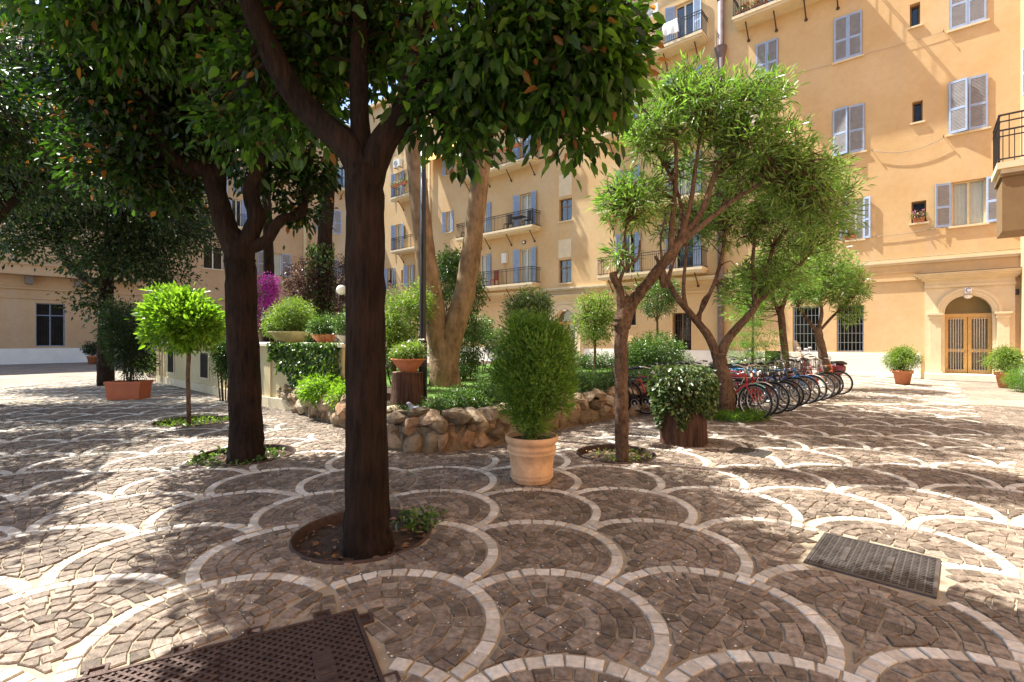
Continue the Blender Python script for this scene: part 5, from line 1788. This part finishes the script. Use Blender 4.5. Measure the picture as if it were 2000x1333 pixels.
# pigeon on the ground cover
g = at(815, 802, 7.15)
root = emptyw('pigeon', (g.x, g.y, g.z - .06), 'grey pigeon perched on the corner of the stone wall', 'bird')
pg = MB()
pg.tube(smooth_path([g + Vector((.17, 0, -.03)), g + Vector((.09, 0, -.005)), g, g + Vector((-.07, 0, .02)), g + Vector((-.105, 0, .075)), g + Vector((-.13, 0, .10)), g + Vector((-.16, 0, .095))], 3),
        [.012, .018, .024, .032, .042, .052, .058, .060, .056, .050, .044, .036, .030, .027, .029, .026, .018, .010, .004], 12)
pg.build('body', mat('pigeon_grey', (.20, .21, .25), .6, .25, 30), root)
q = MB()
for s in (-.02, .02): q.tube([g + Vector((.0, s, -.04)), g + Vector((0, s, -.075))], .006, 6)
q.build('legs', mat('pigeon_leg', (.4, .1, .08)), root)

# ---------------------------------------------------------------- bicycles
PAINT = {k: mat('paint_' + k, c, .3, .1, 8, spec=.6) for k, c in dict(red=(.45, .018, .02), black=(.015, .015, .017), maroon=(.16, .012, .025), blue=(.02, .16, .42), teal=(.25, .55, .48), white=(.75, .74, .70), silver=(.5, .5, .52), orange=(.65, .16, .03), green=(.03, .14, .06), navy=(.02, .03, .12)).items()}
def make_bike(step=False, basket=False, fender=True, rack=True):
    root = empty('bicycle', (0, 0, 0))
    WB, r = 1.06, .335
    ra, fa, bbk = Vector((0, 0, r)), Vector((WB, 0, r)), Vector((.44, 0, .28))
    st_, hb_, ht = Vector((.28, 0, .80)), Vector((.905, 0, .66)), Vector((.865, 0, .86))
    f = MB()
    f.tube([bbk, st_], .016, 8)
    f.tube([hb_, ht], .019, 8)
    f.tube([bbk, hb_ + Vector((-.005, 0, .02))], .02, 8)
    f.tube([bbk.lerp(st_, .45) if step else st_ - Vector((0, 0, .03)), ht - Vector((0, 0, .05))], .017, 8)
    for s in (-.055, .055):
        f.tube([bbk + Vector((0, s * .5, 0)), ra + Vector((0, s, 0))], .009, 6)
        f.tube([st_ + Vector((0, s * .3, -.02)), ra + Vector((0, s, 0))], .008, 6)
    f.build('frame', PAINT['red'], root)
    k = MB()
    for s in (-.052, .052):
        k.tube(smooth_path([hb_ + Vector((0, s * .5, 0)), hb_ + Vector((.03, s, -.06)), fa + Vector((-.02, s, .10)), fa + Vector((0, s, 0))], 3), .011, 6)
    k.build('fork', PAINT['red'], root)
    h = MB()
    top_ = ht + Vector((-.03, 0, .13))
    h.tube([ht, top_], .014, 8)
    h.tube(smooth_path([top_ + Vector((-.16, -.29, .03)), top_ + Vector((-.03, -.24, .05)), top_ + Vector((.03, -.08, .0)), top_ + Vector((.03, .08, 0)), top_ + Vector((-.03, .24, .05)), top_ + Vector((-.16, .29, .03))], 3), .011, 8)
    ho = h.build('handlebar', STEEL, root)
    for s in (-1, 1):
        MB().tube([top_ + Vector((-.17, s * .293, .03)), top_ + Vector((-.07, s * .262, .044))], .016, 8).build('grip', RUBBER, ho)
    sd = MB()
    sd.tube([st_, st_ + Vector((-.03, 0, .12))], .012, 8)
    so_ = sd.build('seat_post', STEEL, root)
    sa = MB()
    sp = st_ + Vector((-.03, 0, .15))
    sec = [(-.14, .075, .02), (-.10, .10, .035), (-.02, .085, .03), (.06, .035, .022), (.13, .02, .016), (.145, .008, .008)]
    vs, fs = [], []
    for x, w_, hh in sec:
        for a in range(8):
            an = 2 * math.pi * a / 8
            vs.append(sp + Vector((x, w_ * math.cos(an), hh * math.sin(an))))
    for i in range(len(sec) - 1):
        for a in range(8): fs.append((i * 8 + a, i * 8 + (a + 1) % 8, i * 8 + 8 + (a + 1) % 8, i * 8 + 8 + a))
    fs += [tuple(range(8))[::-1], tuple(40 + i for i in range(8))]
    sa.add(vs, fs, True).build('saddle', LEATHER, root)
    for c in (ra, fa):
        wm = MB()
        wm.tube([(0, -.045, 0), (0, .045, 0)], .022, 10)
        wo = wm.build('wheel', STEEL, root)
        wo.location = c
        MB().ring(r - .032, r - .004, 0, 32, .019).build('tyre', RUBBER, wo)
        MB().ring(r - .052, r - .033, 0, 32, .011).build('rim', STEEL, wo)
        sp_ = MB()
        for q in range(20):
            a = 2 * math.pi * q / 20
            y = .03 if q % 2 else -.03
            sp_.tube([(.02 * math.cos(a + .8), y, .02 * math.sin(a + .8)), ((r - .05) * math.cos(a), 0, (r - .05) * math.sin(a))], .0022, 4, cap=False)
        sp_.build('spokes', STEEL, wo)
    if fender:
        for c, a0, a1 in ((ra, 40, 205), (fa, 55, 165)):
            fm = MB()
            n = 14
            vs = []
            for i in range(n + 1):
                a = R(lerp(a0, a1, i / n))
                for y, rr_ in ((-.028, r + .012), (0, r + .022), (.028, r + .012)): vs.append(c + Vector((rr_ * math.cos(a), y, rr_ * math.sin(a))))
            fm.add(vs, [(3 * i + j, 3 * i + j + 1, 3 * i + j + 4, 3 * i + j + 3) for i in range(n) for j in range(2)], True).build('mudguard', PAINT['black'], root)
    cr = MB()
    cr.ring(.075, .088, -.05, 24, .003)
    cr.tube([(0, -.07, 0), (0, .07, 0)], .018, 8)
    cr.tube([(0, -.07, 0), (.12, -.07, -.12)], .009, 6)
    cr.tube([(0, .07, 0), (-.12, .07, .12)], .009, 6)
    co = cr.build('crank', STEEL, root)
    co.location = bbk
    for x, y, z in ((.12, -.12, -.12), (-.12, .12, .12)):
        MB().box((x, y, z), (.09, .09, .02)).build('pedal', RUBBER, co)
    ch = MB()
    ch.hexa([Vector((x, y, z)) for z0_, z1_ in ((0, 0),) for z, xs in ((.25, ((0, .03), (.50, .03))), (.40, ((.0, .03), (.52, .03)))) for x, y in ((xs[0][0], -.052), (xs[1][0], -.052), (xs[1][0], -.046), (xs[0][0], -.046))])
    ch.build('chain_guard', PAINT['black'], root)
    if rack:
        rk = MB()
        for s in (-.06, .06):
            rk.tube([(.22, s, .72), (-.28, s, .72)], .007, 6)
            rk.tube([(-.15, s, .72), (0, s, r)], .006, 6)
        for x in (-.25, -.12, .0, .12): rk.tube([(x, -.06, .72), (x, .06, .72)], .006, 6)
        rk.build('rack', STEEL, root)
    lp = MB()
    lp.tube([ht + Vector((.04, 0, -.02)), ht + Vector((.12, 0, -.02))], [.02, .04], 10)
    lp.build('headlamp', STEEL, root)
    if basket:
        bk = MB()
        x0, x1, z0, z1 = ht.x + .06, ht.x + .34, .80, 1.04
        for z in np.linspace(z0, z1, 6):
            bk.tube([(x0, -.17, z), (x1, -.17, z), (x1, .17, z), (x0, .17, z), (x0, -.17, z)], .0035, 4, cap=False)
        for x in np.linspace(x0, x1, 7):
            for y in (-.17, .17): bk.tube([(x, y, z0), (x, y, z1)], .003, 4, cap=False)
        for y in np.linspace(-.17, .17, 8):
            for x in (x0, x1): bk.tube([(x, y, z0), (x, y, z1)], .003, 4, cap=False)
            bk.tube([(x0, y, z0), (x1, y, z0)], .003, 4, cap=False)
        bk.build('basket', IRON, root)
    return root
def recolour(root, c, fc='black'):
    for ch in root.children:
        nm = ch.name.split('.')[0]
        if nm in ('frame', 'fork', 'mudguard', 'chain_guard'):
            ch.material_slots[0].link = 'OBJECT'
            ch.material_slots[0].material = PAINT[c if nm in ('frame', 'fork') else fc]
protoB = [make_bike(False, False, True, True), make_bike(True, True, True, True), make_bike(False, False, False, False)]
used = [False] * 3
def place_bike(kind, x, y, yaw, lean, c, fc, label, steer=0, sc_=1.):
    b_ = copy_tree(protoB[kind]) if used[kind] else protoB[kind]
    used[kind] = True
    b_.location = (x, y, 0)
    b_.rotation_euler = (lean, 0, yaw)
    b_.scale = (sc_,) * 3
    tag(b_, label, 'bicycle', 'bicycles parked along the garden')
    recolour(b_, c, fc)
    return b_
f0, f1 = Vector((4.72, 9.05)), Vector((9.25, 13.35))
spec = [('red', 'teal', 'red bicycle with pale teal mudguards at the tree end of the row', 0), ('red', 'white', 'red bicycle with white front mudguard beside the teal one', 0), ('maroon', 'black', 'maroon bicycle with black mudguards near the tree', 1), ('black', 'black', 'black bicycle with black mudguards and rack', 0), ('black', 'black', 'black bare bicycle without mudguards between two black ones', 2),
        ('navy', 'black', 'dark navy bicycle with wire basket', 1), ('blue', 'blue', 'bicycle with bright blue frame and mudguards', 0), ('maroon', 'white', 'maroon bicycle with pale mudguards next to the blue one', 1), ('red', 'white', 'slim red bicycle without mudguards and white tyres trim', 2), ('white', 'black', 'white bicycle with black mudguards near the far end', 0), ('silver', 'black', 'silver bicycle with rack second from the wall end', 0), ('orange', 'black', 'orange bicycle closing the row towards the ochre wall', 0)]
nb = len(spec)
for k, (c, fc, lab) in enumerate((('red', 'black', 'red bicycle tucked between the ivy stump and the thick oleander'), ('black', 'black', 'black bicycle half hidden behind the ivy-clad stump'))):
    p = f0 + (f0 - f1).normalized() * (.45 + .4 * k) + U.xy * 2.5
    place_bike(0, p.x, p.y, R(-50), R(4), c, fc, lab)
for k, (c, fc, lab, kind) in enumerate(spec):
    s = k / (nb - 1)
    yaw = R(lerp(-58, -38, min(1, s * 1.6))) + random.uniform(-.07, .07)
    fp = f0.lerp(f1, s) + Vector((random.uniform(-.1, .1), random.uniform(-.05, .05)))
    d = Vector((math.cos(yaw), math.sin(yaw)))
    p = fp - d * (1.06 + .33)
    place_bike(kind, p.x, p.y, yaw, R(random.uniform(-6, 7)), c, fc, lab, sc_=random.uniform(.96, 1.02))
spec2 = [('maroon', 'black', 'maroon bicycle half hidden behind the thick oleander trunk', 0), ('white', 'white', 'white bicycle with basket in the back row', 1), ('black', 'black', 'black bicycle facing the garden in the back row, nearest the thick oleander', 1), ('red', 'black', 'red bicycle parked the other way in the back row', 0), ('blue', 'blue', 'blue bicycle in the back row beside the scooters', 0), ('silver', 'black', 'silver bicycle without mudguards in the back row', 2), ('green', 'black', 'dark green bicycle with basket in the back row', 1), ('navy', 'blue', 'navy bicycle with blue mudguards at the wall end of the back row', 0)]
for k, (c, fc, lab, kind) in enumerate(spec2):
    s = (k + .5) / len(spec2)
    yaw = R(140 + random.uniform(-8, 8))
    p = f0.lerp(f1, s * 1.12 - .14) + U.xy * 1.05
    place_bike(kind, p.x, p.y, yaw, R(random.uniform(-5, 5)), c, fc, lab)
def make_scooter(label, loc, rz, bodyc, shield, boxc):
    root = empty('scooter', loc, rz, label, 'scooter', 'scooters behind the bicycles')
    r = .24
    b_ = MB()
    def shell(sec, n=12):
        vs, fs = [], []
        for x, w_, z0, z1 in sec:
            for a in range(n):
                an = 2 * math.pi * a / n
                vs.append((x, w_ * math.copysign(abs(math.cos(an)) ** .6, math.cos(an)), (z0 + z1) / 2 + (z1 - z0) / 2 * math.copysign(abs(math.sin(an)) ** .7, math.sin(an))))
        for i in range(len(sec) - 1):
            for a in range(n): fs.append((i * n + a, i * n + (a + 1) % n, i * n + n + (a + 1) % n, i * n + n + a))
        fs += [tuple(range(n))[::-1], tuple((len(sec) - 1) * n + i for i in range(n))]
        return vs, fs
    b_.add(*shell([(-.35, .06, .55, .70), (-.25, .16, .42, .76), (0, .19, .36, .78), (.25, .17, .32, .74), (.38, .12, .26, .60), (.45, .15, .24, .36), (.75, .15, .24, .34)]), True)
    b_.add(*shell([(.74, .18, .28, .75), (.82, .20, .30, .92), (.92, .14, .36, .96), (1.0, .07, .45, .86)]), True)
    b_.build('body', PAINT[bodyc], root)
    s = MB()
    s.add(*shell([(-.38, .08, .74, .80), (-.25, .15, .74, .86), (.1, .15, .74, .84), (.32, .11, .70, .78)]), True)
    s.build('seat', LEATHER, root)
    for x in (-.02, 1.13):
        wm = MB()
        wm.tube([(0, -.06, 0), (0, .06, 0)], .09, 14)
        wo = wm.build('wheel', STEEL, root)
        wo.location = (x, 0, r)
        MB().ring(r - .09, r, 0, 24, .05).build('tyre', RUBBER, wo)
        MB().ring(r - .13, r - .09, 0, 24, .035).build('rim', STEEL, wo)
    f = MB()
    f.tube([(.88, 0, .95), (1.13, -.07, r)], .025, 8)
    f.tube([(.88, 0, .95), (1.13, .07, r)], .025, 8)
    f.build('fork', PAINT['black'], root)
    h = MB()
    h.tube(smooth_path([(.78, -.34, 1.03), (.84, -.2, 1.04), (.86, 0, 1.0), (.84, .2, 1.04), (.78, .34, 1.03)], 3), .016, 8)
    ho = h.build('handlebar', PAINT['black'], root)
    for s_ in (-1, 1):
        m_ = MB()
        m_.tube([(.82, s_ * .25, 1.04), (.84, s_ * .36, 1.2)], .007, 6)
        m_.lathe([(.001, -.035), (.05, -.03), (.06, 0), (.05, .03), (.001, .035)], 14, (.84, s_ * .38, 1.24))
        m_.build('mirror', PAINT['silver'], root)
    l = MB()
    l.lathe([(.001, -.05), (.06, -.04), (.07, 0), (.05, .04), (.001, .05)], 14, (.97, 0, .9))
    l.build('headlamp', MATS['opal_glass'], root)
    if shield:
        w_ = MB()
        n = 10
        vs = []
        for i in range(n + 1):
            a = lerp(-1, 1, i / n)
            for q, (zz, xx, ww) in enumerate(((.98, .95, .26), (1.25, .88, .27), (1.50, .80, .20))): vs.append((xx - .10 * a * a, a * ww, zz))
        w_.add(vs, [(3 * i + j, 3 * i + j + 1, 3 * i + j + 4, 3 * i + j + 3) for i in range(n) for j in range(2)], True).build('windshield', GLASS, root)
    if boxc:
        q = MB()
        bs = .36 if boxc == 'black' else .26
        q.box((-.46, 0, .82 + bs / 2), (bs * 1.1, bs * 1.2, bs))
        q.box((-.46, 0, .83 + bs), (bs * 1.02, bs * 1.12, .02))
        q.box((-.44, 0, .79), (.26, .2, .06))
        q.build('top_box', PAINT[boxc], root)
    return root
make_scooter('pale blue scooter with tall clear windshield behind the bicycles', (6.15, 14.6, 0), R(-75), 'blue', True, None)
make_scooter('black scooter carrying a large square black top box', (7.1, 14.35, 0), R(150), 'black', False, 'black')
make_scooter('white scooter with round mirrors beside the pale trunk', (8.0, 15.0, 0), R(-80), 'white', True, None)
make_scooter('maroon scooter by the rounded oleander at the wall end', (10.15, 15.55, 0), R(125), 'maroon', False, None)

# ---------------------------------------------------------------- things on the facade
def ac(fac, t, z, label):
    root = emptyw('air_conditioner', fac.P(t, z), label, 'air conditioner', 'outdoor cooling units')
    b_ = MB()
    fac.box(b_, t - .42, t + .42, z, z + .6, .12, .42)
    b_.build('casing', mat('unit_white', (.72, .71, .66), .5, .06), root)
    g = MB()
    c = fac.P(t + .08, z + .3, .425)
    for r in (.22, .17, .12, .07):
        g.tube([c + fac.d * (r * math.cos(a)) + Vector((0, 0, r * math.sin(a))) for a in np.linspace(0, 2 * np.pi, 25)], .006, 4, cap=False)
    g.build('fan_grille', GREYI, root)
    k = MB()
    for s in (-.3, .3): fac.box(k, t + s - .02, t + s + .02, z - .05, z - .001, .0, .42)
    k.build('bracket', GREYI, root)
ac(A, A.t(1276), A.z(1276, 34, .3), 'white cooling unit high on the ochre wall beside the balcony with a cloth')
ac(A, A.t(782), A.z(782, 325, .3), 'white cooling unit on the wall above the shaded flower balcony')
q = MB()
t, z = A.t(988), A.z(988, 514, .15)
root = emptyw('water_heater', A.P(t, z), 'small white water heater box on the first-floor balcony wall', 'water heater')
A.box(q, t - .2, t + .2, z, z + .65, .01, .24)
q.build('casing', MATS['unit_white'], root)
q = MB()
for s in (-.1, 0, .1): q.tube([A.P(t + s, z, .1), A.P(t + s, z - .25, .1), A.P(t + s, z - .3, .02)], .01, 6)
q.build('pipe', STEEL, root)
def flower_box(fac, t, z, o, w_, label, fm_, nf=14, lm=LF_BOX):
    root = emptyw('flower_box', fac.P(t, z, o), label, 'flower box', 'balcony flower boxes')
    b_ = MB()
    b_.hexa([fac.P(t + s * w_ / 2 * k, zz, o + oo * k) for zz, k in ((z, .82), (z + .2, 1.)) for s, oo in ((-1, .1), (1, .1), (1, -.1), (-1, -.1))])
    b_.build('box', TERRA, root)
    c = fac.P(t, z + .28, o)
    ex = abs(fac.d.x) * w_ / 2 + .05, abs(fac.d.y) * w_ / 2 + .05, .14
    _, C = crown('foliage', root, [(fac.P(t + s * w_ * .3, z + .27, o), (w_ * .28, w_ * .28, .15)) for s in (-1, 0, 1)], 26, 14, .05, .07, .045, lm)
    P = np.repeat(C[rng.integers(len(C), size=nf)], 10, 0) + rng.normal(size=(nf * 10, 3)) * .035 + np.array([0, 0, .06])
    leaves('blossoms', root, P, rng.normal(size=P.shape) + np.array([0, 0, .4]), .05, .045, fm_, True)
d = .95
for (t, lab, fm_, w_) in ((24.9, 'box of red geraniums at the awning end of the third-floor balcony', LF_RED, .6), (24.0, 'box of pink blooms by the leaning stem on the third-floor balcony', LF_PINK, .7), (22.2, 'box of red geraniums just past the leaning stem on the third floor', LF_RED, .6), (21.2, 'box of white blooms on the third-floor balcony rail', LF_WHITE, .8), (20.2, 'box of white and green trailing plants on the third-floor rail', LF_WHITE, .8), (18.92, 'box of bright red flowers on the end rail of the third-floor balcony', LF_RED, .5)):
    flower_box(A, t, FL[2] + .8, d + .07 if t > 19 else .6, w_, lab, fm_)
for (t, lab, fm_) in ((30.6, 'long box of red flowers on the shaded small balcony', LF_RED), (31.6, 'box of green plants and red flowers mid-rail on the shaded small balcony', LF_RED), (32.6, 'box of flowers at the far end of the shaded small balcony', LF_PINK)):
    flower_box(A, t, FL[2] + .75, d + .07, .8, lab, fm_, 8)
for (t, lab) in ((13.7, 'box of red and pink geraniums at the corner of the balcony above the oleander'), (12.6, 'box of white and red geraniums along the rail above the oleander')):
    flower_box(A, t, FL[2] + .8, d + .07, .8, lab, LF_RED)
for (t, lab, fm_) in ((6.7, 'trailing orange and green plant box beside the lead downpipe', LF_RED), (6.0, 'reddish planter with leafy plants beside the trailing box', LF_RED), (5.2, 'third leafy red planter on the balcony right of the lead pipe', LF_PINK)):
    flower_box(A, t, FL[3] + .02, .75, .6, lab.replace(' right of', ' past'), fm_)
# potted pink flowers in the small window, red pot, sill bits
a = A.rect(1780, 1809, 395, 437)
flower_box(A, (a[0] + a[1]) / 2, a[2] + .002, -.03, .4, 'little pot of pink flowers in the small ground-side window', LF_PINK, 16)
a = A.rect(1655, 1686, 391, 470)
flower_box(A, a[0] + .5, a[2] + .002, -.05, .45, 'red pot with small flowers on the first-floor window sill', LF_RED, 6)
# flat washing/cloth, awning, chair, table
def cloth(name, label, corners, m, cat, folds=.03, n=14):
    p00, p10, p01, p11 = [Vector(c) for c in corners]
    nv = (p10 - p00).cross(p01 - p00).normalized()
    vs, fs = [], []
    for i in range(n + 1):
        for j in range(n + 1):
            u, v_ = i / n, j / n
            p = p00.lerp(p10, u).lerp(p01.lerp(p11, u), v_)
            vs.append(p + nv * (folds * math.sin(u * 13 + 1.5 * math.sin(v_ * 3)) * (.3 + v_)))
    for i in range(n):
        for j in range(n): fs.append((i * (n + 1) + j, (i + 1) * (n + 1) + j, (i + 1) * (n + 1) + j + 1, i * (n + 1) + j + 1))
    o = MB().add(vs, fs, True).build(name, m)
    sm = o.modifiers.new('thick', 'SOLIDIFY')
    sm.thickness = .008
    return tag(o, label, cat)
tt = lambda x, o=.0: A.t(x, o)
cloth('awning', 'white awning sheet let down over the third-floor balcony', [A.P(tt(905), A.z(905, 262), .1), A.P(tt(935), A.z(935, 262), .1), A.P(tt(888, .9), A.z(888, 308, .9), .9), A.P(tt(925, .9), A.z(925, 308, .9), .9)], mat('white_canvas', (.8, .79, .76), .8, .04), 'awning', .015)
cloth('awning', 'orange-yellow awning over the top balcony glimpsed through the leaves', [A.P(26.3, 16.0, .05), A.P(29.5, 16.0, .05), A.P(26.3, 14.6, 1.3), A.P(29.5, 14.6, 1.3)], mat('orange_canvas', (.75, .42, .06), .8, .06), 'awning', .015)
cloth('hanging_cloth', 'white cloth draped over the rail of the fourth-floor balcony', [A.P(9.7, 17.52, .98), A.P(10.5, 17.52, .98), A.P(9.6, 16.8, 1.0), A.P(10.4, 16.9, 1.0)], MATS['white_canvas'], 'cloth', .03)
def chair(fac, t, o, z, m, label):
    root = emptyw('garden_chair', fac.P(t, z, o), label, 'chair')
    q = MB(); fac.box(q, t - .22, t + .22, z + .42, z + .45, o - .2, o + .2); q.build('seat', m, root)
    q = MB()
    for k in range(6): fac.box(q, t - .21 + k * .075, t - .17 + k * .075, z + .46, z + 1.08, o - .2, o - .17)
    fac.box(q, t - .22, t + .22, z + 1.04, z + 1.10, o - .205, o - .165)
    q.build('backrest', m, root)
    for s in (-1, 1):
        for e in (-1, 1):
            q = MB(); fac.box(q, t + s * .2 - .02, t + s * .2 + .02, z, z + .42, o + e * .18 - .02, o + e * .18 + .02); q.build('leg', m, root)
chair(A, A.t(966, .5), .5, FL[0], mat('red_wood', (.32, .045, .03), .5, .15), 'red-brown slatted chair on the first-floor balcony')
chair(A, 25.1, .55, FL[1], mat('black_white', (.08, .08, .08), .5, .3), 'dark chair at the end of the second-floor balcony behind the leaning stem')
root = emptyw('garden_table', A.P(20.3, FL[1], .5), 'dark iron table with curled legs on the second-floor balcony', 'table')
q = MB(); A.box(q, 19.8, 20.8, FL[1] + .70, FL[1] + .73, .2, .8); q.build('top', IRON, root)
for s in (19.9, 20.7):
    q = MB(); q.tube(smooth_path([A.P(s, FL[1], .3), A.P(s + .1, FL[1] + .35, .5), A.P(s, FL[1] + .7, .7)], 4), .015, 6); q.build('leg', IRON, root)
chair(A, 19.5, .5, FL[1], IRON, 'dark iron chair beside the table on the second-floor balcony')
chair(A, 21.2, .5, FL[1], IRON, 'dark iron chair across the table towards the leaning stem')
# cables along the wall
def cable(pts, label, r=.012, sag=.0):
    out = []
    for a, b in zip(pts, pts[1:]):
        for k in range(9):
            u = k / 8
            p = Vector(a).lerp(Vector(b), u)
            p.z -= sag * 4 * u * (1 - u)
            out.append(p)
    tag(MB().tube(out, r, 5).build('cable', mat('grey_cable', (.25, .22, .18), .7)), label, 'cable', 'cables on the ochre wall')
def aw(px, py, o=.05): return A.P(A.t(px, o), A.z(px, py, o), o)
cable([aw(1703, 294, .09), aw(1845, 268, .09)], 'grey cable sagging between the two ajar second-floor windows', sag=.30)
cable([aw(1600, 468, .05), aw(1715, 462), aw(1830, 445), aw(1945, 434)], 'thin cable under the first-floor window sills', .010, .05)
cable([A.P(-2.5, 4.74, .1), A.P(9, 4.74, .1)], 'cable lying along the stone string course', .014, 0)
cable([aw(1515, 152), aw(1620, 127), aw(1700, 103), aw(1843, 62)], 'thin wire pinned below the third-floor windows', .006, .03)
for (x, y) in ((1843, 62), (1703, 294), (1843, 268), (1512, 152)):
    q = MB()
    q.tube([aw(x, y, .0), aw(x, y, .12)], .012, 6)
    q.tube([aw(x, y, .12), aw(x, y, .12) + Vector((0, 0, .08))], .012, 6)
    q.build('wire_hook', RUST, rootA)
# wall lamps and entry phone
for (x, y, lab) in ((1277, 145, 'square bulkhead lamp below the fourth-floor balcony'), (1024, 474, 'oval bulkhead lamp above the first-floor balcony door'), (939, 486, 'oval bulkhead lamp above the door behind the leaning stem'), (1980, 571, 'dark entry phone on the wall beside the doorway')):
    root = emptyw('wall_lamp' if 'lamp' in lab else 'entry_phone', aw(x, y), lab, 'lamp' if 'lamp' in lab else 'intercom')
    q = MB()
    t, z = A.t(x), A.z(x, y)
    A.box(q, t - .13, t + .13, z - .1, z + .1, .001, .07)
    q.build('housing', IRON, root)
    q = MB()
    A.box(q, t - .08, t + .08, z - .06, z + .06, .07, .085)
    q.build('cover' if 'lamp' in lab else 'keypad', MATS['opal_glass'] if 'lamp' in lab else GREYI, root)

# ---------------------------------------------------------------- person leaning on a sill
wt = (A.t(769) + A.t(756)) / 2 + .12
wz = FL[0] + .7
bp = A.P(wt, wz, -.12)
root = emptyw('person', bp, 'person with dark hair leaning on the first-floor window sill', 'person')
Xd, Nd = A.d, A.n
def pp(x, z, o): return bp + Xd * x + Vector((0, 0, z)) + Nd * o
jv = [pp(0, -.35, -.22), pp(0, .05, -.12), pp(0, .32, .02), pp(0, .42, .06), pp(0, .50, .09), pp(0, .62, .13),
      pp(-.19, .30, .02), pp(-.30, .08, .12), pp(-.12, .05, .24), pp(.19, .30, .02), pp(.30, .08, .12), pp(.12, .05, .25), pp(-.04, .05, .25), pp(.04, .05, .26)]
je = [(0, 1), (1, 2), (2, 3), (3, 4), (4, 5), (2, 6), (6, 7), (7, 8), (8, 12), (2, 9), (9, 10), (10, 11), (11, 13)]
rad = [.15, .15, .13, .06, .085, .085, .06, .045, .035, .06, .045, .035, .022, .022]
me = bpy.data.meshes.new('body')
me.from_pydata([tuple(v) for v in jv], je, [])
bo = put(bpy.data.objects.new('body', me), root)
sk = bo.modifiers.new('skin', 'SKIN')
for i, v in enumerate(me.skin_vertices[0].data if len(me.skin_vertices) else []): v.radius = (rad[i], rad[i])
if not len(me.skin_vertices):
    bpy.context.view_layer.objects.active = bo
    bpy.ops.object.select_all(action='DESELECT')
    bo.select_set(True)
    bpy.ops.mesh.customdata_skin_add()
    for i, v in enumerate(me.skin_vertices[0].data): v.radius = (rad[i], rad[i])
    me.skin_vertices[0].data[0].use_root = True
bo.modifiers.new('sub', 'SUBSURF').render_levels = 2
me.materials.append(mat('skin_tone', (.55, .33, .24), .6, .05))
q = MB()
q.lathe([(.001, .13), (.07, .12), (.115, .07), (.12, .0), (.11, -.07), (.08, -.10), (.07, -.02), (.0, .0)], 16, pp(0, .61, .085))
q.build('hair', mat('dark_hair', (.035, .018, .012), .6, .2), root)
q = MB()
q.tube(smooth_path([pp(0, -.36, -.22), pp(0, .05, -.12), pp(0, .30, .01), pp(0, .36, .03)], 4), [.17, .172, .175, .178, .18, .182, .185, .19, .19, .18, .16, .11, .075], 14)
q.build('shirt', mat('dusky_shirt', (.30, .12, .10), .8), root)
